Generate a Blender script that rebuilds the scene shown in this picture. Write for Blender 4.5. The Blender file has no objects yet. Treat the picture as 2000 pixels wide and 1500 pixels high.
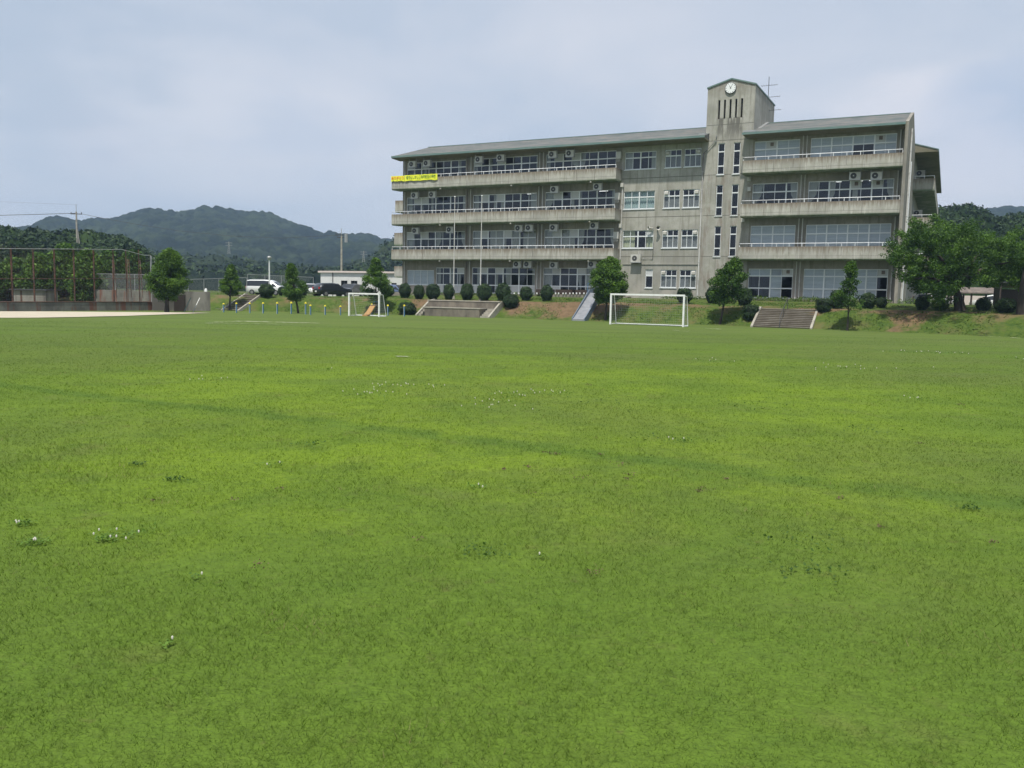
import bpy, math, random
import numpy as np
from mathutils import Vector, Matrix
R = math.radians
sc = bpy.context.scene
col = sc.collection
# ------------------------------------------------------------------ camera, sky, sun, exposure
FPX, PIT, ROL, YAW, D0, EYE = 1663.24, .102841466, .020805949, .469594537, 74.224, 1.8
AX = np.array([math.cos(YAW), -math.sin(YAW), 0.]); NX = np.array([math.sin(YAW), math.cos(YAW), 0.])
cam = bpy.data.cameras.new('camera'); co = bpy.data.objects.new('camera', cam); col.objects.link(co)
cam.sensor_width = 36; cam.lens = FPX / 2000 * 36; cam.clip_start = .1; cam.clip_end = 6000
fw = Vector((0, math.cos(PIT), -math.sin(PIT))); up0 = Vector((0, math.sin(PIT), math.cos(PIT))); r0 = Vector((1, 0, 0))
rt = math.cos(ROL) * r0 + math.sin(ROL) * up0; up = -math.sin(ROL) * r0 + math.cos(ROL) * up0
co.matrix_world = Matrix(((rt.x, up.x, -fw.x, 0), (rt.y, up.y, -fw.y, 0), (rt.z, up.z, -fw.z, EYE), (0, 0, 0, 1)))
sc.camera = co
SUN_EL = R(64)
sh = -NX * math.cos(R(12)) + AX * math.sin(R(12))
sdir = Vector((sh[0] * math.cos(SUN_EL), sh[1] * math.cos(SUN_EL), math.sin(SUN_EL)))
sl = bpy.data.lights.new('sun', 'SUN'); sl.energy = 4.8; sl.angle = R(1.5); sl.color = (1, .95, .86)
so = bpy.data.objects.new('sun', sl); col.objects.link(so); so.rotation_euler = sdir.to_track_quat('Z', 'Y').to_euler()
world = bpy.data.worlds.new('World'); sc.world = world; world.use_nodes = True
wt = world.node_tree; wt.nodes.clear()
def wn(t): return wt.nodes.new(t)
out = wn('ShaderNodeOutputWorld'); bg = wn('ShaderNodeBackground'); bg.inputs[1].default_value = .1
sky = wn('ShaderNodeTexSky'); sky.sky_type = 'NISHITA'; sky.sun_disc = False
sky.sun_elevation = SUN_EL; sky.sun_rotation = math.atan2(sdir.x, sdir.y)
tc = wn('ShaderNodeTexCoord'); mp = wn('ShaderNodeMapping'); mp.inputs['Scale'].default_value = (1, 1, 2.6); mp.inputs['Location'].default_value = (.35, .2, .1)
n1 = wn('ShaderNodeTexNoise'); n1.inputs['Scale'].default_value = 2.6; n1.inputs['Detail'].default_value = 6; n1.inputs['Roughness'].default_value = .5; n1.inputs['Distortion'].default_value = .5
rp = wn('ShaderNodeValToRGB'); e = rp.color_ramp.elements
e[0].position = .38; e[0].color = (5.9, 6.7, 7.9, 1); e[1].position = .70; e[1].color = (7.7, 8.0, 8.75, 1)
mx = wn('ShaderNodeMix'); mx.data_type = 'RGBA'; mx.inputs[0].default_value = .88
L = wt.links.new
L(tc.outputs['Generated'], mp.inputs[0]); L(mp.outputs[0], n1.inputs['Vector']); L(n1.outputs['Fac'], rp.inputs[0])
def ray0(x, y): u = (x - 1000) / FPX; v = (y - 750) / FPX; return (rt * u - up * v + fw).normalized()
src = rp.outputs[0]; nz2 = wn('ShaderNodeTexNoise'); nz2.inputs['Scale'].default_value = 9; nz2.inputs['Detail'].default_value = 5; L(mp.outputs[0], nz2.inputs['Vector'])
for (px_, py_, c_, r_) in ((1770, 190, (9.0, 8.9, 9.4, 1), .07), (1690, 225, (8.6, 8.6, 9.2, 1), .06), (1950, 215, (5.3, 6.3, 8.0, 1), .085), (1880, 330, (8.2, 8.3, 9.1, 1), .09), (560, 240, (6.0, 6.8, 8.1, 1), .09), (190, 270, (7.9, 8.0, 8.8, 1), .07), (60, 60, (4.9, 5.9, 7.2, 1), .2)):   # separate soft clouds
    dd = wn('ShaderNodeVectorMath'); dd.operation = 'DISTANCE'; dd.inputs[1].default_value = ray0(px_, py_); L(tc.outputs['Generated'], dd.inputs[0])
    ad = wn('ShaderNodeMath'); ad.operation = 'MULTIPLY_ADD'; L(nz2.outputs['Fac'], ad.inputs[0]); ad.inputs[1].default_value = r_ * 1.6; L(dd.outputs['Value'], ad.inputs[2])
    mr = wn('ShaderNodeMapRange'); mr.interpolation_type = 'SMOOTHSTEP'; L(ad.outputs[0], mr.inputs[0]); mr.inputs[1].default_value = r_ * 1.75; mr.inputs[2].default_value = r_ * .95; mr.inputs[3].default_value = 0; mr.inputs[4].default_value = .6
    m2 = wn('ShaderNodeMix'); m2.data_type = 'RGBA'; L(mr.outputs[0], m2.inputs[0]); L(src, m2.inputs[6]); m2.inputs[7].default_value = c_; src = m2.outputs[2]
L(sky.outputs[0], mx.inputs[6]); L(src, mx.inputs[7]); L(mx.outputs[2], bg.inputs[0]); L(bg.outputs[0], out.inputs[0])
sc.view_settings.view_transform = 'Standard'; sc.view_settings.look = 'None'; sc.view_settings.exposure = .0; sc.view_settings.gamma = 1
sc.cycles.max_bounces = 6; sc.cycles.transparent_max_bounces = 12; sc.cycles.volume_bounces = 0
# ------------------------------------------------------------------ measuring helpers (photo pixel -> real place)
def ray(x, y):
    u = (x - 1000) / FPX; v = (y - 750) / FPX; c, s = math.cos(ROL), math.sin(ROL)
    u2 = u * c + v * s; v2 = -u * s + v * c
    return np.array([u2, math.cos(PIT) - v2 * math.sin(PIT), -math.sin(PIT) - v2 * math.cos(PIT)])
def fp(x, y, d):                     # point on the plane d metres behind the balcony fronts -> (a, z)
    r = ray(x, y); P = r * ((D0 + d) / (r @ NX)); return float(P @ AX), float(P[2]) + EYE
def at(x, y, Y):                     # point at distance Y
    r = ray(x, y); P = r * (Y / r[1]); return float(P[0]), float(P[1]), float(P[2]) + EYE
def W(a, d, z=0.): P = AX * a + NX * (D0 + d); return (float(P[0]), float(P[1]), z)
FA = np.array([-400, -75, -59, -54.6, -51.5, -42, -30, -15, -8, 0, 10, 60, 400.]); FD = np.array([-22, -20, -19.4, -18.5, -15.8, -13.4, -12.9, -12.4, -13.6, -15.6, -18, -24, -24.])
rngT = np.random.RandomState(5)
TN = rngT.rand(64, 64)
def vnoise(x, y, s):
    x = np.asarray(x) / s; y = np.asarray(y) / s; xi = np.floor(x).astype(int); yi = np.floor(y).astype(int); fx = x - xi; fy = y - yi
    fx = fx * fx * (3 - 2 * fx); fy = fy * fy * (3 - 2 * fy); g = lambda i, j: TN[i % 64, j % 64]
    return (g(xi, yi) * (1 - fx) + g(xi + 1, yi) * fx) * (1 - fy) + (g(xi, yi + 1) * (1 - fx) + g(xi + 1, yi + 1) * fx) * fy
def terrain(X, Y):
    X = np.asarray(X, float); Y = np.asarray(Y, float)
    a = X * AX[0] + Y * AX[1]; d = X * NX[0] + Y * NX[1] - D0
    F = np.interp(a, FA, FD) + (vnoise(X, Y, 3.) - .5) * .5
    t = d - F
    yard = np.clip(-(X + .313 * Y) / 2. + .5, 0, 1) * (a < -55)          # the raised yard left of the car park
    H = np.interp(a, [-58, -52, -46, -36], [1.3, 1.5, 1.72, 1.85]); H = H + (1.62 - H) * yard
    z = np.interp(t, [0, .3, 2.3, 2.9], [0, .05, 1.2, 1.3]) + (H - 1.3) * np.clip((t - 2.9) / 8.6, 0, 1)
    z = z + np.where(t > .3, (vnoise(X, Y, 1.1) - .5) * .1 * np.clip(t, 0, 1) * np.clip(8 - t, 0, 1), 0)
    return z + (vnoise(X, Y, 2.5) - .5) * .02 * (t < 0)
def on_ground(x, y):
    r = ray(x, y); t = np.linspace(2, 160, 8000)
    z = EYE + r[2] * t; g = terrain(r[0] * t, r[1] * t); k = np.argmax(z < g)
    if not (z < g).any(): k = np.argmin(z - g)
    return float(r[0] * t[k]), float(r[1] * t[k]), float(g[k])
# ------------------------------------------------------------------ object helpers
def tag(o, label=None, cat=None, group=None, kind=None):
    if label: o['label'] = label
    if cat: o['category'] = cat
    if group: o['group'] = group
    if kind: o['kind'] = kind
    return o
def empty(name, loc=(0, 0, 0), rz=0, label=None, cat=None, group=None):
    o = bpy.data.objects.new(name, None); col.objects.link(o); o.location = loc; o.rotation_euler = (0, 0, rz)
    return tag(o, label, cat, group)
def children(o): return [c for c in bpy.data.objects if c.parent == o]
def copy_tree(o, parent=None, kids=None):
    c = o.copy(); col.objects.link(c); c.parent = parent
    for ch in children(o): copy_tree(ch, c)
    return c
class MB:
    def __init__(s): s.v = []; s.f = []; s.m = []; s.sm = []
    def add(s, vs, fs, m=0, smooth=False):
        b = len(s.v); s.v += [tuple(map(float, p)) for p in vs]
        for f in fs: s.f.append([b + i for i in f]); s.m.append(m); s.sm.append(smooth)
    def box(s, x0, x1, y0, y1, z0, z1, m=0):
        s.add([(x0, y0, z0), (x1, y0, z0), (x1, y1, z0), (x0, y1, z0), (x0, y0, z1), (x1, y0, z1), (x1, y1, z1), (x0, y1, z1)],
              [(0, 3, 2, 1), (4, 5, 6, 7), (0, 1, 5, 4), (1, 2, 6, 5), (2, 3, 7, 6), (3, 0, 4, 7)], m)
    def quad(s, a, b, c, d, m=0): s.add([a, b, c, d], [(0, 1, 2, 3)], m)
    def tube(s, pts, rs, n=8, m=0, cap=True, smooth=True):
        pts = [Vector(p) for p in pts]
        if not hasattr(rs, '__len__'): rs = [rs] * len(pts)
        vs = []; fs = []
        for i, p in enumerate(pts):
            t = (pts[min(i + 1, len(pts) - 1)] - pts[max(i - 1, 0)]).normalized()
            ref = Vector((0, 0, 1)) if abs(t.z) < .9 else Vector((1, 0, 0))
            u = t.cross(ref).normalized(); w = t.cross(u)
            for k in range(n):
                a = 2 * math.pi * k / n; vs.append(p + (u * math.cos(a) + w * math.sin(a)) * rs[i])
        for i in range(len(pts) - 1):
            for k in range(n): fs.append((i * n + k, i * n + (k + 1) % n, (i + 1) * n + (k + 1) % n, (i + 1) * n + k))
        s.add(vs, fs, m, smooth)
        if cap:
            b = (len(pts) - 1) * n
            s.add(vs[:n], [tuple(range(n))[::-1]] if 0 else [tuple(range(n))], m); s.add(vs[b:], [tuple(range(n))], m)
    def prism(s, prof, x0, x1, axis=0, m=0):      # closed polygon extruded along an axis; prof = the other two coordinates
        n = len(prof)
        def P(t, q): return (t, q[0], q[1]) if axis == 0 else ((q[0], t, q[1]) if axis == 1 else (q[0], q[1], t))
        vs = [P(x0, q) for q in prof] + [P(x1, q) for q in prof]
        fs = [tuple(range(n)), tuple(range(n, 2 * n))[::-1]] + [(i, (i + 1) % n, n + (i + 1) % n, n + i)[::-1] for i in range(n)]
        s.add(vs, fs, m)
    def disc(s, c, r, n=24, axis=1, m=0, h=.02):
        prof = [(c[0] + r * math.cos(2 * math.pi * k / n), c[2] + r * math.sin(2 * math.pi * k / n)) for k in range(n)]
        s.prism(prof, c[1], c[1] + h, 1, m)
    def build(s, name, mats, parent=None, loc=None, rz=None, fix=True):
        me = bpy.data.meshes.new(name); me.from_pydata(s.v, [], s.f)
        if not isinstance(mats, (list, tuple)): mats = [mats]
        for m_ in mats: me.materials.append(m_)
        me.polygons.foreach_set('material_index', s.m); me.polygons.foreach_set('use_smooth', s.sm)
        if fix:
            import bmesh
            bm = bmesh.new(); bm.from_mesh(me); bmesh.ops.recalc_face_normals(bm, faces=bm.faces); bm.to_mesh(me); bm.free()
        me.update()
        o = bpy.data.objects.new(name, me); col.objects.link(o); o.parent = parent
        if loc is not None: o.location = loc
        if rz is not None: o.rotation_euler = (0, 0, rz)
        return o
def fast_mesh(name, V, k, mat, parent=None, rnd=None, smooth=False, faces=None):
    V = np.asarray(V, np.float32).reshape(-1, 3); me = bpy.data.meshes.new(name); n = len(V)
    idx = np.arange(n, dtype=np.int32) if faces is None else np.asarray(faces, np.int32).ravel()
    nf = len(idx) // k
    me.vertices.add(n); me.vertices.foreach_set('co', V.ravel())
    me.loops.add(len(idx)); me.loops.foreach_set('vertex_index', idx)
    me.polygons.add(nf); me.polygons.foreach_set('loop_start', np.arange(0, nf * k, k, dtype=np.int32))
    try: me.polygons.foreach_set('loop_total', np.full(nf, k, np.int32))
    except Exception: pass
    if rnd is not None:
        at_ = me.attributes.new('rnd', 'FLOAT', 'POINT'); at_.data.foreach_set('value', np.asarray(rnd, np.float32))
    me.materials.append(mat); me.update(calc_edges=True)
    if smooth: me.polygons.foreach_set('use_smooth', np.ones(nf, bool))
    me.validate(); o = bpy.data.objects.new(name, me); col.objects.link(o); o.parent = parent
    return o
# ------------------------------------------------------------------ materials
def mat(name, base=(.5, .5, .5), rough=.7, metal=0., spec=.5, noise=None, bump=0., streak=None, emit=None):
    m = bpy.data.materials.new(name); m.use_nodes = True; nt = m.node_tree; b = nt.nodes['Principled BSDF']
    b.inputs['Base Color'].default_value = (*base, 1); b.inputs['Roughness'].default_value = rough; b.inputs['Metallic'].default_value = metal
    b.inputs['Specular IOR Level'].default_value = spec
    if emit: b.inputs['Emission Color'].default_value = (*emit[:3], 1); b.inputs['Emission Strength'].default_value = emit[3]
    if noise:                                     # (scale xyz, other colour, low, high)
        tc = nt.nodes.new('ShaderNodeTexCoord'); mp = nt.nodes.new('ShaderNodeMapping'); mp.inputs['Scale'].default_value = noise[0]
        n = nt.nodes.new('ShaderNodeTexNoise'); n.inputs['Scale'].default_value = 1; n.inputs['Detail'].default_value = 6; n.inputs['Roughness'].default_value = .65
        r = nt.nodes.new('ShaderNodeMapRange'); r.inputs[1].default_value = noise[2]; r.inputs[2].default_value = noise[3]
        x = nt.nodes.new('ShaderNodeMix'); x.data_type = 'RGBA'; x.inputs[6].default_value = (*base, 1); x.inputs[7].default_value = (*noise[1], 1)
        l = nt.links.new
        l(tc.outputs['Object'], mp.inputs[0]); l(mp.outputs[0], n.inputs['Vector']); l(n.outputs['Fac'], r.inputs[0]); l(r.outputs[0], x.inputs[0]); l(x.outputs[2], b.inputs['Base Color'])
        if bump:
            bp = nt.nodes.new('ShaderNodeBump'); bp.inputs['Strength'].default_value = bump; bp.inputs['Distance'].default_value = .02
            l(n.outputs['Fac'], bp.inputs['Height']); l(bp.outputs[0], b.inputs['Normal'])
    return m
class G:                                          # tiny node-graph helper
    def __init__(s, m): s.m = m; s.nt = m.node_tree; s.b = s.nt.nodes['Principled BSDF']
    def n(s, t, **k):
        x = s.nt.nodes.new(t)
        for a, v in k.items():
            if hasattr(x, a): setattr(x, a, v)
        return x
    def l(s, a, b): s.nt.links.new(a, b)
    def noise(s, vec, scale=1., detail=4., rough=.55, sc3=None, loc=None):
        if sc3 is not None:
            mp = s.n('ShaderNodeMapping'); mp.inputs['Scale'].default_value = sc3
            if loc: mp.inputs['Location'].default_value = loc
            s.l(vec, mp.inputs[0]); vec = mp.outputs[0]
        x = s.n('ShaderNodeTexNoise'); x.inputs['Scale'].default_value = scale; x.inputs['Detail'].default_value = detail; x.inputs['Roughness'].default_value = rough
        s.l(vec, x.inputs['Vector']); return x.outputs['Fac']
    def rng(s, v, a, b, c=0., d=1., smooth=True):
        x = s.n('ShaderNodeMapRange'); x.interpolation_type = 'SMOOTHSTEP' if smooth else 'LINEAR'
        for i, q in enumerate((a, b, c, d)): x.inputs[i + 1].default_value = q
        s.l(v, x.inputs[0]); return x.outputs[0]
    def mix(s, f, a, b, mode='MIX'):
        x = s.n('ShaderNodeMix'); x.data_type = 'RGBA'; x.blend_type = mode
        if isinstance(f, float): x.inputs[0].default_value = f
        else: s.l(f, x.inputs[0])
        for i, q in ((6, a), (7, b)):
            if isinstance(q, tuple): x.inputs[i].default_value = (*q, 1)
            else: s.l(q, x.inputs[i])
        return x.outputs[2]
    def math(s, op, a, b=None, c=None):
        x = s.n('ShaderNodeMath'); x.operation = op
        for i, q in enumerate((a, b, c)):
            if q is None: continue
            if isinstance(q, (float, int)): x.inputs[i].default_value = q
            else: s.l(q, x.inputs[i])
        return x.outputs[0]
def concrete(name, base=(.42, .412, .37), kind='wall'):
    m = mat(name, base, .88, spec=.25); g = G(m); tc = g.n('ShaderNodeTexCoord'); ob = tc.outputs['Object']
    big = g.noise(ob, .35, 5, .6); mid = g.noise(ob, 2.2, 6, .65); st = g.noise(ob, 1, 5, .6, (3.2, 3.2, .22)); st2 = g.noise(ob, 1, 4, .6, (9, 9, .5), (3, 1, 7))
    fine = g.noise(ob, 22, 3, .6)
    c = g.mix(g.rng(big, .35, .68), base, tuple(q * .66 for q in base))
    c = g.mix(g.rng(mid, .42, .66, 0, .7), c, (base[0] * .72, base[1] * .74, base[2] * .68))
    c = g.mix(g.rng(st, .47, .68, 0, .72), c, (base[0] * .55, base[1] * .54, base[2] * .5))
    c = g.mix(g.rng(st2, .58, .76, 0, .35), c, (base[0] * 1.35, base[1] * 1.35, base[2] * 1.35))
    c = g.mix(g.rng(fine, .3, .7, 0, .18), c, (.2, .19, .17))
    sep = g.n('ShaderNodeSeparateXYZ')
    if kind == 'parapet':
        g.l(tc.outputs['Generated'], sep.inputs[0]); z = sep.outputs[2]
        s3 = g.noise(ob, 1, 5, .7, (5, 5, .3), (9, 2, 4)); zz = g.math('ADD', z, g.math('MULTIPLY', g.math('SUBTRACT', s3, .5), 1.5))
        c = g.mix(g.rng(zz, .45, 1.1, 0, .9), c, (.185, .145, .105))
        s4 = g.noise(ob, 1.3, 4, .6)
        c = g.mix(g.math('MULTIPLY', g.rng(z, .22, .0), g.rng(s4, .3, .6, .5, 1.)), c, (.12, .165, .10))
        s5 = g.noise(ob, 1, 4, .5, (6.5, 6.5, .05), (1, 5, 2))
        c = g.mix(g.rng(s5, .6, .7, 0, .6), c, (.13, .115, .10))
        s6 = g.noise(ob, 1, 3, .5, (11, 11, .8), (6, 5, 2))
        c = g.mix(g.rng(s6, .62, .69, 0, .6), c, (.58, .56, .5))
    else:
        g.l(ob, sep.inputs[0]); z = sep.outputs[2]
        gr = g.noise(ob, .8, 4, .6, None)
        c = g.mix(g.math('MULTIPLY', g.rng(z, 4.8, 1.9, 0, .6), g.rng(gr, .4, .6)), c, (.43, .39, .345))
        if kind == 'tower':
            x = sep.outputs[0]
            s3 = g.noise(ob, 1, 4, .6, (4.5, 1, .6)); 
            inx = g.math('MULTIPLY', g.rng(x, -19.1, -18.8), g.rng(x, -16.6, -16.9))
            inz = g.math('MULTIPLY', g.rng(z, 15.2, 16.8), g.rng(z, 17.62, 17.5))
            c = g.mix(g.math('MULTIPLY', g.math('MULTIPLY', inx, inz), g.rng(s3, .38, .58, 0, .85)), c, (.12, .115, .10))
            c = g.mix(g.math('MULTIPLY', g.rng(z, 19.2, 20.4, 0, .55), g.rng(g.noise(ob, 1.5), .35, .6)), c, (.2, .16, .13))
            c = g.mix(g.math('MULTIPLY', g.rng(z, 13.5, 12.3, 0, .5), g.rng(g.noise(ob, 1, 4, .6, (2, 2, .4), (4, 4, 4)), .5, .65)), c, (.2, .15, .12))
    g.l(c, g.b.inputs['Base Color'])
    bp = g.n('ShaderNodeBump'); bp.inputs['Strength'].default_value = .25; bp.inputs['Distance'].default_value = .01; g.l(fine, bp.inputs['Height']); g.l(bp.outputs[0], g.b.inputs['Normal'])
    return m
M = {}
M['wall'] = concrete('wall_concrete'); M['tower'] = concrete('tower_concrete', kind='tower'); M['parapet'] = concrete('parapet_concrete', (.50, .49, .44), 'parapet')
M['wall_shaded'] = concrete('shaded_wall_concrete', (.32, .30, .262)); M['joint'] = mat('joint_dark', (.12, .115, .1), .9)  # darker copy of the wall concrete, shade under the balconies put into its colour
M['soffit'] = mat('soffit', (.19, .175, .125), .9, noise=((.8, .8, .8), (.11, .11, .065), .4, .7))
M['roof'] = mat('roof_slate', (.17, .172, .165), .9, spec=.15, noise=((.35, 1.6, 1.6), (.085, .105, .105), .40, .60))
g = G(M['roof']); tcc = g.n('ShaderNodeTexCoord'); c0 = g.b.inputs['Base Color'].links[0].from_socket
c1 = g.mix(g.rng(g.noise(tcc.outputs['Object'], 1, 5, .7, (1.1, 2.4, 2.4), (5, 3, 1)), .5, .68, 0, .75), c0, (.235, .19, .17))
br = g.n('ShaderNodeTexWave'); br.wave_type = 'BANDS'; br.bands_direction = 'Y'; br.inputs['Scale'].default_value = 1.1; g.l(tcc.outputs['Object'], br.inputs['Vector'])
c1 = g.mix(g.rng(br.outputs['Fac'], .0, .12, .35, 0.), c1, (.1, .11, .11)); g.l(c1, g.b.inputs['Base Color'])
M['teal'] = mat('fascia_teal', (.10, .175, .165), .6, noise=((1, 1, 6), (.17, .23, .21), .4, .65))
M['frame'] = mat('aluminium_frame', (.72, .75, .76), .45, .1)
M['rail'] = mat('handrail_paint', (.68, .70, .71), .4)
M['pipe'] = mat('pipe_white', (.55, .55, .53), .5, noise=((1, 1, .8), (.35, .33, .3), .5, .7))
M['pipe_brown'] = mat('pipe_brown', (.16, .13, .11), .6)
M['curtain'] = mat('curtain_cloth', (.46, .455, .40), .9); M['curtain_y'] = mat('curtain_yellow', (.55, .55, .36), .9); M['curtain_g'] = mat('curtain_pale_green', (.42, .52, .49), .9)
M['blind'] = mat('window_blind', (.66, .69, .71), .8, noise=((.5, .5, 9), (.56, .59, .62), .4, .6))
M['screen'] = mat('grey_screen', (.235, .235, .225), .8, noise=((2, 2, 2), (.19, .19, .185), .4, .6)); M['panel'] = mat('white_panel', (.5, .515, .52), .6); M['frosted'] = mat('frosted_pane', (.38, .41, .42), .35)
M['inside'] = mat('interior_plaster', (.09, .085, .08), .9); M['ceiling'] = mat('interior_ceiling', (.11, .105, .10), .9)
M['lamp'] = mat('lamp_tube', (.9, .9, .9), .5, emit=(1, .99, .95, 1.6))
M['ac'] = mat('ac_casing', (.50, .495, .46), .5, noise=((3, 3, 1), (.36, .35, .31), .5, .7)); M['acdark'] = mat('ac_grille', (.045, .045, .045), .6)
M['black'] = mat('dark_opening', (.012, .012, .013), .8)
M['white'] = mat('white_paint', (.78, .79, .78), .4, noise=((4, 4, 4), (.62, .62, .60), .5, .75))
M['clock'] = mat('clock_face', (.8, .82, .82), .35); M['dark'] = mat('dark_metal', (.05, .052, .055), .5)
M['steel'] = mat('galvanised_steel', (.36, .37, .37), .45, .4); M['rust'] = mat('rusty_steel', (.055, .034, .026), .85, noise=((3, 3, 3), (.13, .06, .035), .4, .65))
M['banner'] = mat('banner_yellow', (.80, .83, .045), .7); M['bred'] = mat('banner_red', (.75, .13, .03), .7); M['bdark'] = mat('banner_dark', (.05, .16, .04), .7)
M['blue'] = mat('blue_paint', (.03, .13, .27), .5); M['yellow'] = mat('yellow_cap', (.75, .62, .03), .5)
M['stone'] = mat('step_concrete', (.26, .24, .20), .9, noise=((1.5, 1.5, 3), (.16, .14, .11), .4, .65)); M['riser'] = mat('step_riser', (.125, .10, .07), .9)
M['stage'] = mat('stage_wall', (.20, .175, .14), .92, noise=((1.2, 1.2, .6), (.10, .088, .072), .4, .65))
M['kerb'] = mat('kerb_concrete', (.37, .35, .295), .9, noise=((2, 2, 2), (.26, .24, .2), .4, .65))
M['slide'] = mat('slide_bed', (.27, .28, .30), .5, noise=((2, 2, 2), (.18, .19, .21), .4, .7)); M['slideblue'] = mat('slide_side', (.13, .17, .22), .55)
M['orange'] = mat('orange_slide', (.42, .24, .09), .5); M['bark'] = mat('bark', (.065, .053, .043), .95, noise=((8, 8, 2), (.03, .026, .022), .4, .6), bump=.5)
M['retain'] = mat('retaining_concrete', (.20, .195, .17), .92, noise=((.8, .8, .5), (.10, .095, .085), .38, .64))
g = G(M['retain']); tcc = g.n('ShaderNodeTexCoord'); c0 = g.b.inputs['Base Color'].links[0].from_socket
c1 = g.mix(g.rng(g.noise(tcc.outputs['Object'], 1, 4, .6, (1.1, 1.1, .12), (2, 7, 3)), .52, .62, 0, .85), c0, (.16, .062, .04)); g.l(c1, g.b.inputs['Base Color'])
M['retain2'] = mat('retaining_grey', (.25, .235, .21), .92, noise=((.6, .6, .2), (.11, .10, .09), .42, .6))
M['houseW'] = mat('white_wall', (.66, .67, .66), .7, noise=((.8, .8, .4), (.55, .55, .53), .45, .7)); M['houseR'] = mat('roof_edge', (.62, .54, .50), .7)
M['rooftile'] = mat('brown_tiles', (.20, .165, .14), .8, noise=((2, 2, 2), (.12, .10, .09), .4, .6)); M['wood'] = mat('dark_wood', (.05, .035, .028), .85)
M['tyre'] = mat('tyre', (.02, .02, .02), .9); M['rim'] = mat('rim', (.35, .35, .36), .35, .7)
M['carglass'] = mat('car_glass', (.015, .018, .02), .06, spec=.8); M['plate'] = mat('plate', (.75, .75, .72), .5); M['tail'] = mat('tail_light', (.45, .02, .02), .25)
def carpaint(n, c): m = mat(n, c, .25, .1); m.node_tree.nodes['Principled BSDF'].inputs['Coat Weight'].default_value = .6; return m
M['cwhite'] = carpaint('car_white', (.75, .76, .76)); M['cblack'] = carpaint('car_black', (.015, .02, .022)); M['cgrey'] = carpaint('car_grey', (.06, .065, .075)); M['cblue'] = carpaint('car_blue', (.10, .14, .24))
def glassmat():
    m = bpy.data.materials.new('window_glass'); m.use_nodes = True; nt = m.node_tree; nt.nodes.clear()
    o = nt.nodes.new('ShaderNodeOutputMaterial'); mx = nt.nodes.new('ShaderNodeMixShader'); t = nt.nodes.new('ShaderNodeBsdfTransparent'); gl = nt.nodes.new('ShaderNodeBsdfGlossy')
    t.inputs[0].default_value = (.74, .78, .80, 1); gl.inputs['Color'].default_value = (.85, .92, 1, 1); gl.inputs['Roughness'].default_value = .03; mx.inputs[0].default_value = .05
    nt.links.new(t.outputs[0], mx.inputs[1]); nt.links.new(gl.outputs[0], mx.inputs[2]); nt.links.new(mx.outputs[0], o.inputs[0]); return m
M['glass'] = glassmat()
def leafmat(name, dark, light, trans=.25, hue=None):
    m = mat(name, light, .6, spec=.25); g = G(m); a = g.n('ShaderNodeAttribute'); a.attribute_name = 'rnd'; tc = g.n('ShaderNodeNewGeometry')
    nz = g.noise(tc.outputs['Position'], .9, 3, .6); v = g.math('ADD', g.math('MULTIPLY', a.outputs['Fac'], .75), g.math('MULTIPLY', g.math('SUBTRACT', nz, .5), 1.1))
    c = g.mix(g.rng(v, .0, .9), dark, light); g.l(c, g.b.inputs['Base Color'])
    tr = g.n('ShaderNodeBsdfTranslucent'); g.l(g.mix(1., c, (1., 1.15, .45), 'MULTIPLY'), tr.inputs[0]); mx = g.n('ShaderNodeMixShader'); mx.inputs[0].default_value = trans
    o = g.nt.nodes['Material Output']; g.l(g.b.outputs[0], mx.inputs[1]); g.l(tr.outputs[0], mx.inputs[2]); g.l(mx.outputs[0], o.inputs[0]); return m
M['leaf'] = leafmat('leaf_fresh', (.035, .08, .013), (.14, .25, .034)); M['leaf_cherry'] = leafmat('leaf_cherry', (.026, .066, .010), (.115, .215, .028))
M['leaf_dark'] = leafmat('leaf_dark', (.012, .030, .009), (.046, .084, .022), .08); M['bush'] = leafmat('leaf_clipped', (.010, .028, .009), (.042, .082, .020), .10)
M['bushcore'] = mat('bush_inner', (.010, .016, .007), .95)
M['weed'] = leafmat('leaf_weed', (.06, .105, .02), (.12, .185, .035), .25)
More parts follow.
